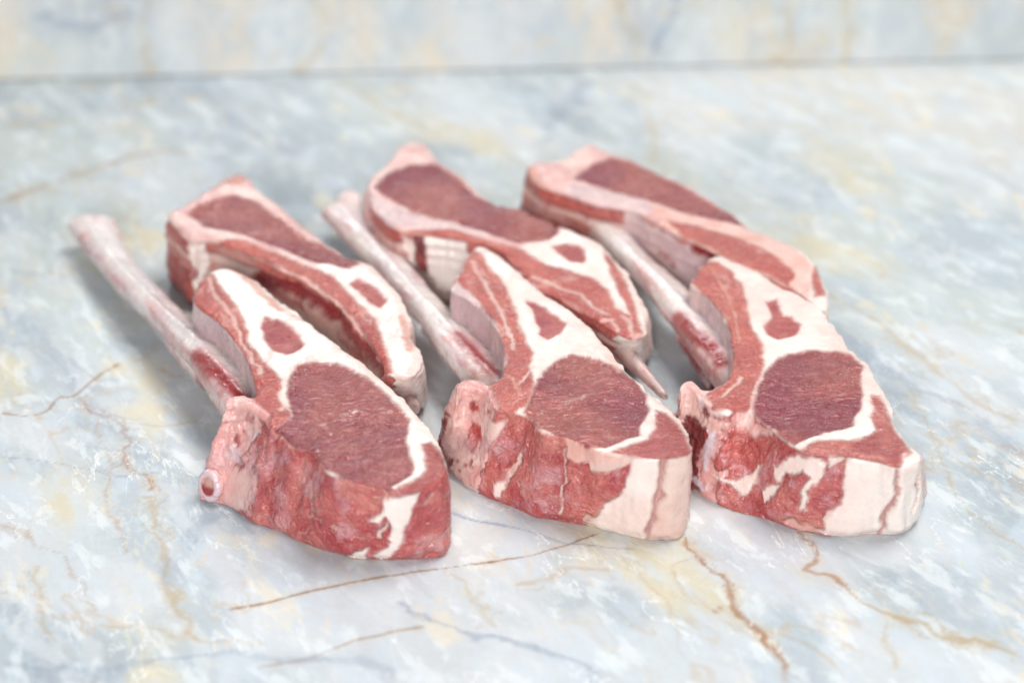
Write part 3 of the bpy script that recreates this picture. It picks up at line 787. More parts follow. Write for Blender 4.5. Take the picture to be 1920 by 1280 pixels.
def flesh_material(name, grain_angle):
    """raw meat, fat and bone: colour comes from the tissue tint on the skin,
    feel = (fat, fibre, wetness)"""
    mat = bpy.data.materials.new(name)
    mat.use_nodes = True
    t = NT(mat)
    bs = t.n['Principled BSDF']
    pos = t.new('ShaderNodeTexCoord').outputs['Object']
    tint = t.new('ShaderNodeAttribute', attribute_name='tint').outputs['Color']
    feel = t.new('ShaderNodeSeparateColor')
    t.link(t.new('ShaderNodeAttribute', attribute_name='feel').outputs['Color'], feel.inputs[0])
    fat, fibre, wet = feel.outputs[0], feel.outputs[1], feel.outputs[2]
    # fine mottling
    m1 = t.noise(pos, 420, 4, .6)
    m2 = t.noise(pos, 1500, 2, .6)
    k = t.math('MULTIPLY_ADD', t.math('SUBTRACT', m1, .5), .20, 1.0)
    k = t.math('MULTIPLY_ADD', t.math('SUBTRACT', m2, .5), .12, k)
    kk = t.new('ShaderNodeCombineColor')
    t.link(k, kk.inputs[0])
    t.link(t.math('MULTIPLY_ADD', t.math('SUBTRACT', k, 1.0), 1.5, 1.0), kk.inputs[1])
    t.link(t.math('MULTIPLY_ADD', t.math('SUBTRACT', k, 1.0), 1.5, 1.0), kk.inputs[2])
    flesh = t.math('MULTIPLY_ADD', fat, -.72, 1.0)
    col = t.mix(flesh, tint, t.mix(1.0, tint, kk.outputs[0], 'MULTIPLY'))
    # muscle fibre: long thin cells along the grain, warped
    warp = t.new('ShaderNodeVectorMath', operation='MULTIPLY_ADD')
    wn = t.new('ShaderNodeTexNoise')
    t.link(pos, wn.inputs['Vector'])
    wn.inputs['Scale'].default_value = 38
    wn.inputs['Detail'].default_value = 2
    t.link(wn.outputs['Color'], warp.inputs[0])
    warp.inputs[1].default_value = (.011, .011, .006)
    t.link(pos, warp.inputs[2])
    fm = t.mapping(warp.outputs[0], (0, 0, grain_angle), (80, 400, 260))
    fn = t.noise(fm, 1.0, 4, .62)
    ridged = t.math('ABSOLUTE', t.math('SUBTRACT', fn, .5))
    ridge = t.ramp(ridged, 0.0, .10)
    fm2 = t.mapping(warp.outputs[0], (0, 0, grain_angle + .25), (260, 1300, 700))
    fn2 = t.noise(fm2, 1.0, 3, .6)
    # pale connective lines along the grain
    pale = t.math('MULTIPLY', t.math('MULTIPLY', t.ramp(ridge, .22, 0.0), t.ramp(m1, .48, .68)), fibre)
    col = t.mix(t.math('MULTIPLY', pale, .15), col, (.62, .36, .34, 1))
    t.link(col, bs.inputs['Base Color'])
    # relief
    h1 = t.math('MULTIPLY', ridge, fibre)
    h2 = t.math('MULTIPLY', fn2, t.math('MULTIPLY', fibre, .45))
    fine = t.math('MULTIPLY', t.noise(pos, 650, 4, .6), t.math('MULTIPLY_ADD', flesh, .85, .10))
    lump = t.math('MULTIPLY', t.noise(pos, 260, 3, .55, .6), t.math('MULTIPLY', t.math('MULTIPLY', wet, flesh), 3.0))
    fine = t.math('ADD', t.math('MULTIPLY', fine, t.math('MULTIPLY_ADD', fibre, -.65, 1.0)), lump)
    h = t.math('ADD', t.math('ADD', t.math('MULTIPLY', h1, 1.0), h2), fine)
    bp = t.new('ShaderNodeBump')
    bp.inputs['Strength'].default_value = .8
    bp.inputs['Distance'].default_value = .0009
    t.link(h, bp.inputs['Height'])
    t.link(bp.outputs[0], bs.inputs['Normal'])
    # wet sheen, uneven
    r = t.ramp(t.noise(pos, 160, 3, .6), .35, .7, .30, .46)
    t.link(t.math('SUBTRACT', r, t.math('MULTIPLY', wet, .13)), bs.inputs['Roughness'])
    bs.inputs['Specular IOR Level'].default_value = .45
    t.link(t.math('MULTIPLY', wet, 1.0), bs.inputs['Coat Weight'])
    bs.inputs['Coat Roughness'].default_value = .12
    t.link(bp.outputs[0], bs.inputs['Coat Normal'])
    bs.inputs['Subsurface Weight'].default_value = SSS
    bs.inputs['Subsurface Radius'].default_value = (1.0, .42, .34)
    bs.inputs['Subsurface Scale'].default_value = .0011
    return mat
SSS = .25

# ------------------------------------------------------------------ marble
TONES = dict(b=(201, 213, 221), w=(228, 234, 239), c=(236, 229, 204), g=(186, 198, 206), l=(222, 226, 233),
             gw=(214, 223, 222), pe=(239, 222, 198), ww=(231, 230, 226), oc=(222, 204, 172), dk=(164, 172, 186))

def tone_field(P, tones, seed, along=None, warp=16, power=2.2):
    """stone colour at the points P (mm) from the patches of the slab"""
    P3 = np.concatenate([P, np.zeros((len(P), 1))], 1)
    A = np.stack([fbm(P3, 34, seed, 4), fbm(P3, 34, seed + 5, 4)], 1)
    Pw = P + warp * A + 5 * np.stack([fbm(P3, 9, seed + 9, 3), fbm(P3, 9, seed + 11, 3)], 1)
    num = np.zeros((len(P), 3))
    den = np.zeros(len(P))
    for x, y, t in tones:
        d = Pw - np.array([x, y])
        if along is not None:                       # the patches are drawn out along the bedding
            u = np.array([math.cos(along), math.sin(along)])
            du = d @ u
            dv = d @ np.array([-u[1], u[0]])
            q = (du / 1.7) ** 2 + dv ** 2
        else:
            q = (d ** 2).sum(1)
        w = 1 / (q + 12) ** power
        num += w[:, None] * lin(*TONES[t])
        den += w
    return num / den[:, None]

def grid_mesh(name, nx, ny, fn):
    uv = np.array([(i / nx, j / ny) for j in range(ny + 1) for i in range(nx + 1)])
    P = fn(uv)
    me = bpy.data.meshes.new(name)
    i = np.arange(nx)
    F = np.concatenate([np.stack([j * (nx + 1) + i, j * (nx + 1) + i + 1, (j + 1) * (nx + 1) + i + 1, (j + 1) * (nx + 1) + i], 1) for j in range(ny)])
    me.from_pydata(P.tolist(), [], F.tolist())
    me.polygons.foreach_set('use_smooth', np.ones(len(F), bool))
    return me, P

def marble_material(name):
    """polished stone: the slab's own colours with crystal grain on top"""
    mat = bpy.data.materials.new(name)
    mat.use_nodes = True
    t = NT(mat)
    bs = t.n['Principled BSDF']
    pos = t.new('ShaderNodeTexCoord').outputs['Object']
    at = t.new('ShaderNodeAttribute', attribute_name='stone')
    stone = at.outputs['Color']
    free = t.math('SUBTRACT', 1.0, at.outputs['Alpha'], clamp=True)
    fine = t.noise(pos, 420, 4, .7)
    f = t.math('MULTIPLY_ADD', t.math('SUBTRACT', fine, .5), .20, 1.0)
    fc = t.new('ShaderNodeCombineColor')
    for i in range(3):
        t.link(f, fc.inputs[i])
    col = t.mix(1.0, stone, fc.outputs[0], 'MULTIPLY')
    # crystal clouding: small sharp-edged flakes and strands
    for sc, dt, lo, hi, c_, amt, ang in ((60, 7, .50, .60, (.52, .60, .67, 1), .45, 1.15), (85, 7, .53, .62, (.74, .79, .81, 1), .45, 1.0), (48, 7, .575, .66, (.74, .65, .47, 1), .45, 1.3), (150, 5, .52, .62, (.55, .64, .66, 1), .28, 1.1)):
        n_ = t.noise(t.mapping(pos, (0, 0, ang), (sc * .55, sc * 1.25, sc)), 1.0, dt, .66, .35)
        col = t.mix(t.math('MULTIPLY', t.ramp(n_, lo, hi, 0.0, amt), free), col, c_)
    for sc, lo, c_, amt, ang in ((22, .010, (.52, .60, .66, 1), .5, 1.1), (30, .008, (.66, .52, .34, 1), .5, 1.25), (44, .008, (.90, .92, .92, 1), .55, 1.0)):
        rn = t.noise(t.mapping(pos, (0, 0, ang), (sc * .6, sc * 1.4, sc)), 1.0, 6, .58, .4)
        rd = t.math('ABSOLUTE', t.math('SUBTRACT', rn, .5))
        col = t.mix(t.math('MULTIPLY', t.ramp(rd, 0.0, lo, amt, 0.0), t.ramp(t.noise(pos, 14 + sc * .4, 2, .5), .48, .60)), col, c_)
    t.link(col, bs.inputs['Base Color'])
    bs.inputs['Roughness'].default_value = .38
    bs.inputs['Specular IOR Level'].default_value = .24
    return mat

VEIN_TINT = dict(brown=((164, 122, 84), (222, 206, 180)), rust=((182, 132, 92), (226, 206, 174)),
                 gold=((202, 176, 134), (228, 218, 190)), blue=((150, 164, 186), (196, 206, 220)))

def stone_colour(P, tones, veins, seed, along, warp, pale=0.0):
    """colour of the slab at the points P (mm): patches, drawn-out clouds, hairlines, veins"""
    Z = np.zeros((len(P), 1))
    P3 = np.concatenate([P, Z], 1)
    C = tone_field(P, tones, seed, along, warp)
    def lay(c, m):
        C[:] = C * (1 - m[:, None]) + lin(*c) * m[:, None]
    u = np.array([math.cos(along or 1.57), math.sin(along or 1.57)])
    W = np.stack([fbm(P3, 22, seed + 21, 4), fbm(P3, 22, seed + 23, 4)], 1)
    Pw = P + 6 * W
    A = np.concatenate([(Pw @ u)[:, None] / 3.0, (Pw @ np.array([-u[1], u[0]]))[:, None], Z], 1)
    n1 = fbm(A, 9, seed + 31, 5)
    lay((188, 202, 210), .40 * sstep(.05, .55, n1))
    n2 = fbm(A + 300, 7, seed + 37, 5)
    lay((238, 242, 246), .50 * sstep(.05, .5, n2))
    n3 = fbm(A * np.array([1.4, 1, 1]) + 700, 6, seed + 43, 5)
    lay((236, 224, 192), .50 * sstep(.22, .6, n3) * sstep(-.1, .4, fbm(P3, 45, seed + 47, 2)))
    lay((206, 218, 220), .3 * sstep(.0, .5, fbm(P3, 30, seed + 53, 4)))
    # hairlines
    for k, (sc, wd, c, amt) in enumerate(((13, .03, (176, 186, 200), .4), (10, .03, (244, 246, 246), .6), (16, .025, (218, 188, 148), .4))):
        h = np.abs(fbm(A * .8 + 150 * (k + 1), sc, seed + 61 + 4 * k, 5))
        g = sstep(.05, .4, fbm(P3 + 90 * k, 40, seed + 71 + k, 2))
        lay(c, amt * (1 - sstep(wd * .4, wd * 1.6, h)) * g)
    lay((240, 241, 240), np.full(len(P), pale))
    # veins
    J = np.stack([fbm(P3, 9, seed + 81, 5), fbm(P3, 9, seed + 83, 5)], 1)
    wn = fbm(P3, 12, seed + 87, 3)
    VM = np.zeros(len(P))
    wq = [fbm(P3, 7, seed + 301, 4), fbm(P3, 10, seed + 311, 4)]
    gr = fbm(P3, 3, seed + 89, 3)
    for kind, width, strength, pts in veins:
        pts = catmull(np.array(pts), 4, closed=False)
        pad = 10 + 8 * width
        m = np.where((P[:, 0] > pts[:, 0].min() - pad) & (P[:, 0] < pts[:, 0].max() + pad) & (P[:, 1] > pts[:, 1].min() - pad) & (P[:, 1] < pts[:, 1].max() + pad))[0]
        calm = 1.0 if kind == 'brown' or width < .7 else 3.8
        Pm = P[m] + calm * J[m]
        d = np.full(len(m), 1e9); tt = np.zeros(len(m))
        for i in range(len(pts) - 1):
            dd, tq = seg_dist(Pm, pts[i], pts[i + 1])
            c = dd < d
            d[c] = dd[c]; tt[c] = (i + tq[c]) / (len(pts) - 1)
        w = .72 * width * np.clip(1 + 1.2 * wn[m], .4, 2)
        fade = sstep(0, .03, tt) * sstep(1.0, .95, tt) * strength
        core = (1 - sstep(.3, 1.15, d / w)) * fade * np.clip(1.0 + .5 * gr[m], .55, 1)
        if width >= .7 and kind in ('rust', 'gold', 'brown'):      # finer strands that leave and rejoin the vein
            for q in range(2):
                off = (1.6 + 1.4 * q) * width * (wq[q][m] * 2.2)
                side = np.abs(d - np.abs(off))
                core = np.maximum(core, .75 * (1 - sstep(.1, .42, side / width)) * fade * sstep(-.1, .35, wq[q][m] + .5 * wn[m]) * (kind != 'brown'))
        halo = (1 - sstep(.4, 4.5, d / w)) * fade * .55 * sstep(-.5, .4, gr[m] + .6 * wn[m])
        VM[m] = np.maximum(VM[m], np.maximum(core, .7 * halo))
        ck, ch = (lin(*c) for c in VEIN_TINT[kind])
        C[m] = C[m] * (1 - halo[:, None]) + ch * halo[:, None]
        C[m] = C[m] * (1 - core[:, None]) + ck * core[:, None]
    return np.concatenate([C, VM[:, None]], 1)

def stone_attr(me, cols):
    a = me.attributes.new('stone', 'FLOAT_COLOR', 'POINT')
    cols[:, :3] *= STONE
    a.data.foreach_set('color', cols.ravel())

STONE = .70
ALB = .88
BA, BB = np.array([-.23296, .23658]), np.array([.23823, .26148])
BT = (BB - BA) / np.linalg.norm(BB - BA)
def surface_pts(uv):
    # finer where the slab is near and sharp
    a, b = uv[:, 0] * 2 - 1, uv[:, 1]
    x = .245 * a / .9
    x = np.where(np.abs(a) > .9, np.sign(a) * (.245 + (np.abs(a) - .9) * 3.0), x)
    yb = BA[1] + (x - BA[0]) * BT[1] / BT[0]
    y0 = -.45 + .27 * b / .04
    y1 = -.18 + (yb + .18) * (.55 * (b - .04) / .96 + .45 * ((b - .04) / .96) ** 2)
    y = np.where(b < .04, y0, y1)
    return np.stack([x, y, np.zeros_like(x)], 1)
me, P = grid_mesh('marble_surface', 720, 500, surface_pts)
stone_attr(me, (stone_colour(P[:, :2] * 1000, SURFACE_TONES, VEINS, 3, -.95, 14)))
me.materials.append(marble_material('marble_top'))
surface = bpy.data.objects.new('marble_surface', me)
COL.objects.link(surface)
surface['kind'] = 'structure'
surface['label'] = 'pale blue-white marble slab with rusty veins under the chops'
surface['category'] = 'surface'

def back_pts(uv):
    s = -.30 + uv[:, 0] * 1.05
    return np.stack([s, np.zeros_like(s), uv[:, 1] * .12 + .0005], 1)
me, P = grid_mesh('marble_backdrop', 380, 90, back_pts)
BACK_VEINS = [['gold', 1.6, .4, [[130, -4], [150, 20], [140, 45]]], ['gold', 2.4, .5, [[293, -4], [285, 20], [276, 50]]],
              ['blue', 3.0, .7, [[298, 8], [306, 26], [318, 60]]], ['gold', 2.2, .5, [[362, -4], [360, 22], [352, 60]]],
              ['gold', 2.0, .5, [[388, -4], [386, 28], [374, 60]]], ['blue', 3.0, .5, [[20, 30], [55, 28], [80, 60]]], ['gold', 2.0, .4, [[70, -4], [66, 25], [80, 60]]]]
STONE = .88
stone_attr(me, (stone_colour(P[:, [0, 2]] * 1000, BACK_TONES, BACK_VEINS, 8, None, 7, .38)))
bmx = bmesh.new(); bmx.from_mesh(me)
geo = bmesh.ops.extrude_face_region(bmx, geom=bmx.faces[:])
bmesh.ops.translate(bmx, verts=[g for g in geo['geom'] if isinstance(g, bmesh.types.BMVert)], vec=(0, .012, 0))
bmesh.ops.recalc_face_normals(bmx, faces=bmx.faces[:])
bmx.to_mesh(me); bmx.free()
me.materials.append(marble_material('marble_back'))
backdrop = bpy.data.objects.new('marble_backdrop', me)
COL.objects.link(backdrop)
backdrop.location = (BA[0], BA[1], 0)
backdrop.rotation_euler = (0, 0, math.atan2(BT[1], BT[0]))
backdrop['kind'] = 'structure'
backdrop['label'] = 'pale marble board standing upright behind the slab'
backdrop['category'] = 'backdrop'

# ------------------------------------------------------------------ tissue
# tissue: colour, second colour, patch size mm, fat, fibre, wet, part
TIS = dict(
    eye=((154, 68, 80), (182, 100, 94), 11, 0.0, 1.0, .65, 'eye_muscle'),
    cap=((178, 84, 83), (202, 118, 109), 5, 0.05, .7, .6, 'cap_muscle'),
    inset=((172, 80, 84), (194, 108, 103), 4, 0.05, .5, .3, 'inset_muscle'),
    flank=((206, 106, 94), (188, 86, 79), 5, 0.05, .45, .65, 'flank_muscle'),
    fat=((251, 238, 231), (245, 220, 212), 9, 1.0, 0, .45, 'fat_cover'),
    fatwall=((240, 214, 204), (230, 194, 184), 7, .9, 0, .45, 'fat_cover'),
    pinkfat=((232, 176, 164), (240, 200, 190), 4, .7, 0, .4, 'fat_cover'),
    meat=((184, 70, 74), (210, 114, 107), 5, 0.0, .35, .8, 'side_meat'),
    redspot=((164, 40, 50), (182, 60, 62), 3, 0.0, .3, .9, None),
    orange=((206, 122, 106), (220, 150, 134), 4, .1, .2, .8, None),
    silver=((206, 140, 148), (222, 172, 176), 3, .2, .3, .9, None),  # silver skin, plus pinkish sheen painted into the wall colour
    red=((120, 34, 38), (150, 54, 54), 4, 0.0, .2, .8, None),
    redwall=((160, 56, 54), (186, 86, 78), 6, 0.0, .3, .6, 'side_meat'),
    bone=((240, 200, 192), (228, 162, 158), 5, .6, 0, .6, 'chine_bone'),
    bonefat=((240, 208, 200), (222, 168, 164), 6, .7, 0, .4, 'bone_fat'),
    boneline=((226, 208, 214), (214, 196, 204), 4, .8, 0, .5, None),
    marrow=((160, 36, 40), (190, 70, 66), 2, 0.0, 0, .8, None),
    memb=((212, 180, 184), (226, 196, 194), 6, .6, 0, .6, 'membrane'),
    rib=((188, 164, 158), (204, 172, 164), 6, .7, 0, .5, 'rib_side'),
    fatline=((238, 206, 196), (232, 190, 182), 4, .8, 0, .2, None),
    pinkline=((208, 138, 120), (220, 158, 140), 4, .4, .2, .3, None),
    redline=((150, 26, 32), (166, 44, 46), 4, 0.0, 0, .9, None),
    glint_fleck=((196, 140, 138), (206, 160, 156), 4, .4, .3, .3, None),  # highlight strokes painted into the eye colour; also tints the marbling
    groove=((206, 160, 154), (196, 150, 148), 4, .7, 0, .3, None),
)
PARTS = []
for v in TIS.values():
    if v[6] and v[6] not in PARTS:
        PARTS.append(v[6])
DEPTH = dict(eye=-.8, cap=-.3, inset=-.4, groove=-2.2, marrow=-.5, fatline=.1, fat=.25, boneline=.5, redline=-2.2, silver=.2, bonefat=.3)

def tissue_rgb(t, P, seed):
    a, b = lin(*TIS[t][0]), lin(*TIS[t][1])
    k = sstep(-.45, .45, fbm(P, TIS[t][2] * 1.6, seed + 3, 4))[:, None]
    return (a * (1 - k) + b * k) * ALB

def build_chop(key, label, voxel, grain, seed):
    d = CHOPS[key]
    z = d['z']
    K = d['key']
    T = np.array([k[0:2] for k in K], float)
    B = np.array([k[2:4] for k in K], float)
    wtype = [k[4] for k in K]
    sub = 8
    Tc, Bc = catmull(T, sub), catmull(B, sub)
    n = len(Tc)
    M = (Tc + Bc) / 2
    s = np.concatenate([[0], np.cumsum(np.linalg.norm(np.diff(M, axis=0), axis=1))])
    area = np.sum(M[:, 0] * np.roll(M[:, 1], -1) - np.roll(M[:, 0], -1) * M[:, 1])
    tang = np.roll(M, -1, 0) - np.roll(M, 1, 0)
    nrm = np.stack([tang[:, 1], -tang[:, 0]], 1) * np.sign(area)
    nrm /= np.maximum(np.linalg.norm(nrm, axis=1), 1e-6)[:, None]
    # a slightly ragged, slightly bulging wall between the bottom and the top outline
    nv = 13
    rings = []
    for j in range(nv):
        v = j / (nv - 1)
        R = Bc * (1 - v) + Tc * v
        P3 = np.concatenate([R, np.full((n, 1), z * v)], 1)
        off = .9 * fbm(P3, 9, seed, 3) + .8 * math.sin(math.pi * v) + 1.3 * (1 - v) ** 2 - .9 * (1 - sstep(0, .08, np.array(v)))
        rings.append(np.concatenate([R + nrm * off[:, None], np.full((n, 1), z * v)], 1))
    V = np.concatenate(rings)
    F = []
    for j in range(nv - 1):
        for i in range(n):
            a, b = j * n + i, j * n + (i + 1) % n
            F.append((a, b, b + n, a + n))
    for base, flip in ((0, True), ((nv - 1) * n, False)):
        tri = tessellate_polygon([[Vector((x, y, 0)) for x, y, _ in V[base:base + n]]])
        for q in tri:
            q = [base + i for i in q]
            F.append(q[::-1] if flip else q)
    extra = []
    rng = np.random.default_rng(seed)
    if d['wrap']:                                   # the backbone's bulk behind the sawn ridge
        c = T[0:4].mean(0)
        extra.append(ellipsoid((c[0] + 2.5, c[1] + 8.5, 10), (9, 9, 9.5)))
    V, Q = remesh(V, F, voxel, extra)
    V = smooth(V, Q, 3)
    out = np.array([p for i, p in enumerate(Tc) if wtype[i // sub] in ('fat', 'bonefat') or not d['wrap']])
    if len(out):                                    # fat rounds off over its outer edge, lean stays sharp
        kf = kdtree.KDTree(len(out))
        for i, p in enumerate(out):
            kf.insert((p[0], p[1], z), i)
        kf.balance()
        df = np.full(len(V), 99.0)
        hi = np.where(V[:, 2] > z - 8)[0]
        df[hi] = [kf.find(v)[2] for v in V[hi].tolist()]
        wr = sstep(7.5, 2.5, df)[:, None]
        V = V + (smooth(V, Q, 40) - V) * wr
    rim = sstep(4.5, 1.5, np.abs(V[:, 2] - z + 1.0))[:, None]
    V = V + (smooth(V, Q, 9) - V) * rim
    N = vnormals(V, Q)
    if np.sum(N[:, 2] * (V[:, 2] - z / 2)) < 0:
        Q = Q[:, ::-1]; N = -N
    # where on the wall each point lies: s along it, height
    kd = kdtree.KDTree(n * nv)
    k = 0
    for j in range(nv):
        R = Bc * (1 - j / (nv - 1)) + Tc * (j / (nv - 1))
        for i in range(n):
            kd.insert((R[i][0], R[i][1], z * j / (nv - 1)), j * n + i)
    kd.balance()
    idx = np.array([kd.find(v)[1] for v in V.tolist()])
    vv = (idx // n / (nv - 1))[:, None]
    idx = idx % n
    tu = np.stack([-nrm[:, 1], nrm[:, 0]], 1) * np.sign(area)
    near = Bc[idx] * (1 - vv) + Tc[idx] * vv
    S = s[idx] + np.clip(((V[:, :2] - near) * tu[idx]).sum(1), -1.5, 1.5)
    if d['wrap']:
        S = np.where(S > .72 * s[-1], S - s[-1], S)
    is_top = sstep(.38, .66, N[:, 2]) * sstep(z - 7, z - 3.5, V[:, 2])
    C = np.zeros((len(V), 3)); X = np.zeros((len(V), 3)); D = np.zeros(len(V))
    pid = np.zeros(len(V), int)
    # jitter of tissue borders
    J = np.stack([fbm(V, 4.5, seed + 31, 3), fbm(V, 4.5, seed + 41, 3)], 1)
    J2 = np.stack([fbm(V, 1.6, seed + 51, 2), fbm(V, 1.6, seed + 61, 2)], 1)
    # wall
    wp = np.array([PARTS.index(TIS[w][6]) for w in wtype])
    seg = idx // sub
    jw = (S + 2.2 * J[:, 0] * 1.6) % s[-1]
    segj = np.searchsorted(s, jw).clip(0, n - 1) // sub
    lum = {}
    for t in set(wtype):
        m = np.array([w == t for w in wtype])[segj]
        C[m] = tissue_rgb(t, V[m], seed)
        X[m] = TIS[t][3:6]
        pid[m] = PARTS.index(TIS[t][6])
    E = edges_of(Q)
    SV = np.stack([S, V[:, 2]], 1)
    def paint(t, mask, thin=False):
        on = np.where(mask > .003)[0]
        k = mask[on][:, None]
        C[on] = C[on] * (1 - k) + tissue_rgb(t, V[on], seed + 7) * k
        X[on] = X[on] * (1 - k) + np.array(TIS[t][3:6]) * k
        D[on] = D[on] * (1 - mask[on]) + DEPTH.get(t, 0) * mask[on]
        if TIS[t][6]:
            pid[mask > .5] = PARTS.index(TIS[t][6])
    lines = ('fatline', 'pinkline', 'redline', 'boneline', 'glint_fleck', 'groove')
    wallw = 1 - is_top
    if not d['wrap']:
        inner = np.isin(np.array(wtype), ('rib', 'memb', 'redwall'))[segj] * wallw
        zz = V[:, 2] + 2.2 * fbm(np.stack([S, S * 0, S * 0], 1), 16, seed + 501, 3) + .6 * J[:, 0]
        on = sstep(-.3, .2, fbm(np.stack([S, S * 0, S * 0], 1), 22, seed + 503, 2))
        paint('flank', inner * sstep(z - 6.2, z - 5.2, zz) * sstep(z + 3, z - .5, zz) * (.5 + .5 * on))
        paint('fatline', .8 * inner * (1 - sstep(.5, 1.5, np.abs(zz - z + 7.2))))
        paint('pinkfat', .55 * inner * sstep(z - 13, z - 11.5, zz) * sstep(z - 7.5, z - 8.5, zz))
        paint('flank', .8 * inner * (1 - sstep(.6, 1.4, np.abs(zz - z + 10.5))) * on)
        lay = inner * (.55 * np.cos((zz - z) * 1.55) * sstep(z - 14, z - 9, zz) + 1.2 * fbm(V, 12, seed + 505, 3))
    else:
        lay = 0 * S
    for t, pts, w in d['wall']:
        Pw = SV + 1.8 * J + .35 * J2
        if t in lines:
            mask = 1 - sstep(w * .35, w * 1.0, line_d(Pw, pts))
        else:
            soft = max(.75, w * .7)
            mask = 1 - sstep(-soft, soft, poly_sd(Pw, pts))
            if t in ('silver', 'redspot', 'orange'):
                mask = mask * sstep(-.5, .35, fbm(V, 3.2, seed + len(pts) * 3 + 71, 3))
        paint(t, mask * wallw * (V[:, 2] > .3) * (.62 if t in ('silver', 'orange', 'redspot') else 1.0))
    chine = wallw * (pid == PARTS.index('chine_bone'))
    paint('marrow', .75 * chine * sstep(.30, .55, fbm(V, 4.5, seed + 511, 3)))
    paint('boneline', .6 * chine * sstep(.25, .5, fbm(V, 6, seed + 513, 3)))
    # streaks of fat and sinew, and painted silver sheen, over the trimmed meat wall
    meaty = wallw * (pid == PARTS.index('side_meat'))
    st = 1 - sstep(.01, .055, np.abs(fbm(np.stack([S * .7, V[:, 2] * 1.0, S * 0], 1) + 2 * np.stack([J[:, 0], J[:, 1], J[:, 0]], 1), 8, seed + 81, 3)))
    paint('fatline', .55 * st * meaty * sstep(.05, .4, fbm(V, 11, seed + 91, 2)))
    paint('silver', .55 * sstep(.12, .5, fbm(V, 6, seed + 93, 4)) * meaty)
    paint('redspot', .45 * sstep(.2, .55, fbm(V, 6, seed + 94, 4)) * meaty)
    sr = sstep(.15, .5, fbm(V, 5, seed + 95, 3))
    paint('orange', .35 * sr * meaty)
    # the cut face
    for t, pts, w in d['top']:
        Pt = V[:, :2] + (.9 * J + .15 * J2) * (1.0 if t not in ('fatline', 'pinkline', 'glint_fleck') else 1.2)
        if w == 0:
            mask = np.ones(len(V))
        elif t in lines:
            mask = .75 * (1 - sstep(w * .2, w * 1.15, line_d(Pt, pts)))
        else:
            sd = poly_sd(Pt, pts)
            if t in ('eye', 'cap', 'inset', 'flank'):
                paint('pinkline' if t == 'flank' else 'pinkfat', .42 * (1 - sstep(-.4, 1.5, sd)) * is_top)
            soft = max(.85, w * 1.1)
            mask = 1 - sstep(-soft, soft * .8, sd)
        paint(t, mask * is_top)
        if t == 'flank':                            # thin strands of fat running with the flank
            fs = np.abs(fbm(np.stack([sd * 1.0 + 1.2 * J[:, 0], S * .12, S * 0], 1), 2.2, seed + 77, 2))
            paint('fatline', .45 * (1 - sstep(.03, .16, fs)) * mask * is_top * sstep(-.1, .5, fbm(V, 9, seed + 78, 2)))
    # marbling flecks in the eye
    eye = is_top * (pid == PARTS.index('eye_muscle'))
    fl = .5 * sstep(.58, .72, fbm(V, 3.0, seed + 99, 2)) * eye
    paint('glint_fleck', .28 * fl)
    # relief
    R = 0
    low = sstep(0, 4, V[:, 2])
    rag = (1 - low) * wallw
    meatw = wallw * (pid == PARTS.index('side_meat'))
    bonew = wallw * (pid == PARTS.index('chine_bone'))
    fatw = wallw * (pid == PARTS.index('fat_cover'))
    sm = smooth(np.stack([meatw, bonew, fatw, D], 1), Q, 3)
    meatw, bonew, fatw, D = sm[:, 0], sm[:, 1], sm[:, 2], sm[:, 3]
    rid = 1 - np.abs(fbm(V + 3 * np.stack([J[:, 0], J[:, 1], J2[:, 0]], 1), 7, seed + 111, 3)) * 2
    R = R + meatw * (1.0 * fbm(V, 10, seed + 121, 3) + .3 * rid + .75 * fbm(V, 3, seed + 131, 3) - .3)
    R = R + bonew * (1.0 * fbm(V, 6, seed + 141, 4) + .5 * fbm(V, 1.8, seed + 151, 2))
    R = R + fatw * (1.5 * fbm(np.stack([S, V[:, 2] * .18, S * 0], 1), 6, seed + 161, 3) + .25 * fbm(V, 3, seed + 171, 3))
    edge = (1 - np.abs(2 * smooth(is_top[:, None], Q, 6)[:, 0] - 1))
    R = R + edge * (1 - .6 * smooth((pid == PARTS.index('chine_bone')).astype(float)[:, None], Q, 8)[:, 0]) * (.9 * fbm(V, 3.5, seed + 185, 3) + 1.1 * np.maximum(fbm(V, 7, seed + 187, 2), -.2))
    R = R + is_top * (1.1 * fbm(V, 24, seed + 179, 2) + .75 * fbm(V, 13, seed + 181, 3) + .28 * fbm(V, 2.6, seed + 191, 3))
    ca, sa = math.cos(grain), math.sin(grain)
    G = np.stack([(V[:, 0] * ca - V[:, 1] * sa) / 9 + J[:, 0] * .3, (V[:, 0] * sa + V[:, 1] * ca) / 2.6 + J[:, 1] * 1.5, V[:, 2] * 0], 1)
    R = R + smooth(eye[:, None], Q, 2)[:, 0] * (.75 * (.5 - np.abs(fbm(G, 1.0, seed + 301, 2))))
    R = R + D + smooth(np.asarray(lay)[:, None], Q, 3)[:, 0]
    V = V + N * (R * low)[:, None]
    H = N * np.array([1, 1, 0])
    V = V + H * (rag * (1.3 * fbm(V, 6, seed + 261, 3) - .5))[:, None]
    V[:, 2] = np.maximum(V[:, 2], .15)
    N = vnormals(V, Q)

    root = bpy.data.objects.new('lamb_chop', None)
    COL.objects.link(root)
    root.empty_display_size = .02
    root.location = (d['ctr'][0] / 1000, d['ctr'][1] / 1000, 0.0)
    root['label'] = label
    root['category'] = 'lamb chop'
    root['group'] = 'raw lamb chops on the marble slab'
    mat = flesh_material('raw_lamb', grain)
    # parts: every tissue of the skin is a mesh of its own
    qp = np.sort(pid[Q], axis=1)[:, 1]
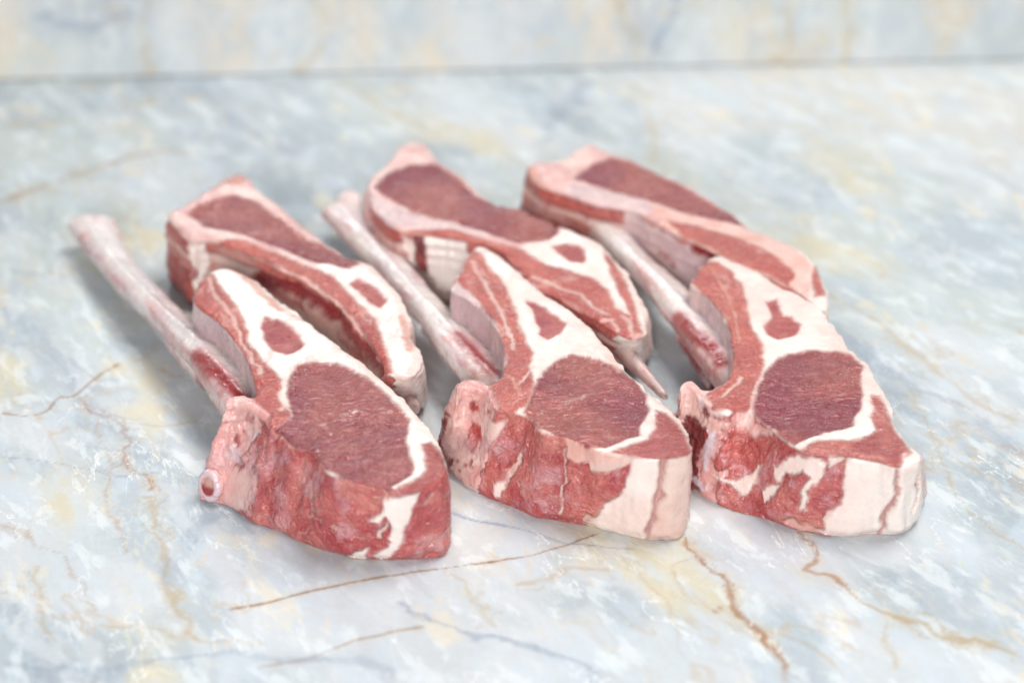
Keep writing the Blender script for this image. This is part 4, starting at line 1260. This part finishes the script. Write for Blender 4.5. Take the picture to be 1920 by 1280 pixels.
    for rnd in range(4):
        comp, sizes = pieces(Q, qp, len(V))
        small = np.where(sizes < 170)[0]
        if not len(small):
            break
        vq = np.full(len(V), -1)
        big = ~np.isin(comp, small)
        vq[Q[big].ravel()] = np.repeat(qp[big], 4)
        for c in small:
            m = comp == c
            nb = vq[Q[m].ravel()]
            nb = nb[nb >= 0]
            if len(nb):
                qp[m] = np.bincount(nb).argmax()
    comp, sizes = pieces(Q, qp, len(V))
    for c in range(len(sizes)):
        m = comp == c
        make_patch(PARTS[qp[m][0]], root, V, N, C, X, Q[m], mat)

    for hx, hy, hz, hr in d.get('head', []):
        f = np.array([-.55, -.80, .22]); f /= np.linalg.norm(f)
        hv, hf = ellipsoid((0, 0, 0), (hr, hr, hr))
        hv, hq = remesh(hv, hf, .3)
        q = hv @ f
        rad = np.linalg.norm(hv - q[:, None] * f, axis=1) / hr
        hv = hv - f * (np.maximum(q, 0) * .6 + np.where(q > 0, .7 * sstep(.8, .4, rad), 0))[:, None]
        hn = vnormals(hv, hq)
        if np.sum(hn * hv) < 0:
            hq = hq[:, ::-1]; hn = -hn
        hv = hv * np.array([.95, 1, 1.12])
        hv = hv + hn * (.35 * fbm(hv, 2.2, seed + 401, 3))[:, None]
        face = sstep(-.1, .2, q / hr)
        hc = lin(234, 190, 186)[None] * np.ones((len(hv), 1))
        def hm(c, w):
            return hc * (1 - w[:, None]) + c * w[:, None]
        hc = hm(lin(228, 200, 206), face * sstep(.45, .62, rad))
        hc = hm(lin(214, 160, 150), face * sstep(.66, .52, rad))
        hc = hm(lin(160, 30, 36), face * sstep(.66, .50, rad) * sstep(.25, -.15, hv[:, 2] / hr))
        hv = hv + np.array([hx, hy, hz])
        hv[:, 2] = np.maximum(hv[:, 2], .15)
        make_patch('rib_head', root, hv, vnormals(hv, hq), hc * ALB, np.tile([.6, 0, .8], (len(hv), 1)), hq, mat)

    # the scraped rib
    if d['rib']:
        Rb = catmull(np.array(d['rib']), 14, closed=False)
        tn = np.gradient(Rb[:, :3], axis=0)
        tn /= np.linalg.norm(tn, axis=1)[:, None]
        nu = 28
        BV, BF = [], []
        for i in range(len(Rb)):
            side = np.cross(tn[i], (0, 0, 1)); side /= np.linalg.norm(side)
            up = np.cross(side, tn[i])
            for k in range(nu):
                a = 2 * math.pi * k / nu
                ca, sa = math.cos(a), math.sin(a)
                ex_ = .72
                cx, cy = math.copysign(abs(ca) ** ex_, ca), math.copysign(abs(sa) ** ex_, sa)
                BV.append(Rb[i, :3] + side * cx * Rb[i, 3] * (1 - .15 * sa) + up * (cy * Rb[i, 4] + cx * .9))
        for i in range(len(Rb) - 1):
            for k in range(nu):
                a, b = i * nu + k, i * nu + (k + 1) % nu
                BF.append((a, b, b + nu, a + nu))
        BF.append(tuple(range(nu))[::-1]); BF.append(tuple(range((len(Rb) - 1) * nu, len(Rb) * nu)))
        ex = [ellipsoid(k[:3], (k[3], k[3], k[3] * .8)) for k in d['knob']]
        if d['ledge']:
            Lg = catmull(np.array(d['ledge']), 8, closed=False)
            ii = np.argmin(((Rb[:, None, :2] - Lg[None]) ** 2).sum(-1), axis=0)
            LV, LF = [], []
            for q in range(len(Lg)):
                c = Rb[ii[q], :2]
                LV += [(*Lg[q], 7.0), (*Lg[q], 10.0), (*c, 16.5), (*c, 8.0)]
            for q in range(len(Lg) - 1):
                o = q * 4
                for e in range(4):
                    f = (e + 1) % 4
                    LF.append((o + e, o + f, o + 4 + f, o + 4 + e))
            LF.append((3, 2, 1, 0)); o = (len(Lg) - 1) * 4; LF.append((o, o + 1, o + 2, o + 3))
            ex.append((LV, LF))
        BV, BQ = remesh(BV, BF, max(voxel, .6), ex)
        BV = smooth(BV, BQ, 12)
        BN = vnormals(BV, BQ)
        c0 = BV.mean(0)
        if np.sum(BN[:, 2] * (BV[:, 2] - c0[2])) < 0:
            BQ = BQ[:, ::-1]; BN = -BN
        along = np.argmin(((BV[:, None, :2] - Rb[None, ::6, :2]) ** 2).sum(-1), axis=1) / (len(Rb[::6]) - 1)
        ax = Rb[-1, :2] - Rb[0, :2]; ax /= np.linalg.norm(ax)
        BL = np.stack([(BV[:, :2] @ ax) / 5, BV[:, :2] @ np.array([-ax[1], ax[0]]), BV[:, 2]], 1)
        n1 = fbm(BV, 9, seed + 201, 3)
        n2 = fbm(BV, 2.5, seed + 211, 3)
        bone, lilac, pink, tan = (lin(*c) for c in ((234, 224, 222), (214, 196, 202), (226, 160, 156), (222, 206, 192)))
        BC = bone[None] * np.ones((len(BV), 1))
        mx = lambda c, w: BC * (1 - w[:, None]) + c * w[:, None]
        BC = mx(lilac, .8 * sstep(-.1, .5, fbm(BL, 5, seed + 215, 3)))
        BC = mx(tan, .6 * sstep(.0, .5, fbm(BL, 6, seed + 221, 3)))
        BC = mx(pink, .5 * sstep(.12, .5, fbm(BL, 3.5, seed + 231, 4)))
        BC = mx(pink, .6 * sstep(.12, .0, along) * sstep(-.2, .4, n2))
        ii = np.argmin(((BV[:, None, :2] - Rb[None, ::3, :2]) ** 2).sum(-1), axis=1) * 3
        sd_ = np.cross(tn[ii], np.array([0, 0, 1.0]))[:, :2]
        lat = ((BV[:, :2] - Rb[ii, :2]) * sd_).sum(1) / Rb[ii, 3]
        BC = mx(lin(196, 96, 92), .5 * sstep(.55, 1.0, np.abs(lat) + .35 * n2) * sstep(.0, .4, fbm(BL, 4, seed + 251, 3) + .15))
        BC = mx(lin(240, 232, 230), .6 * sstep(.35, .0, np.abs(lat - .25)) * sstep(.05, .2, along))  # long highlight along the ridge, painted into the bone colour
        rp = np.zeros(len(BV))
        if d['red']:
            rd = line_d(BV[:, :2] + 1.2 * np.stack([n2, n1], 1), d['red'])
            rp = (1 - sstep(.6, 3.4, rd)) * sstep(.42, .78, along + .12 * n1)
            BC = mx(lin(190, 84, 80), .55 * (1 - sstep(1.5, 6.0, rd)) * sstep(.3, .75, along) * sstep(-.5, .3, n1 + .4))
            BC = mx(lin(150, 26, 32), rp)
        BC = BC * ALB
        if not d['wrap']:
            BC = BC * np.array([1.0, .86, .84])
        BX = np.tile([.9, 0, .9], (len(BV), 1))
        BV = BV + BN * (.45 * n1 + .12 * n2 + .3 * fbm(BL, 3, seed + 241, 2) + .5 * sstep(.3, .0, np.abs(lat - .25)) * (BN[:, 2] > 0))[:, None]
        BV[:, 2] = np.maximum(BV[:, 2], .2)
        BN = vnormals(BV, BQ)
        red = (rp[BQ].mean(1) > .5)
        if red.sum() < 40:
            red[:] = False
        rib = make_patch('rib_bone', root, BV, BN, BC, BX, BQ[~red], mat)
        if red.any():
            make_patch('blood_streak', rib, BV, BN, BC, BX, BQ[red], mat)
    return root

build_chop('A', 'front chop nearest the left, long scraped rib pointing to the far left edge', .55, -.22, 11)
build_chop('B', 'front middle chop with a smooth white fat end wall beside red side meat', .55, -.15, 23)
build_chop('C', 'front right chop, pale fat wrapped round its near right corner', .55, .02, 37)
build_chop('D', 'rear left chop with a blood-red line along its inner rib wall', .7, .25, 41)
build_chop('E', 'rear middle chop, largest dark eye, curled tail with striped fat', .7, .25, 59)
build_chop('F', 'rear right chop, farthest back, lilac inner wall behind the front right chop', .7, .25, 67)
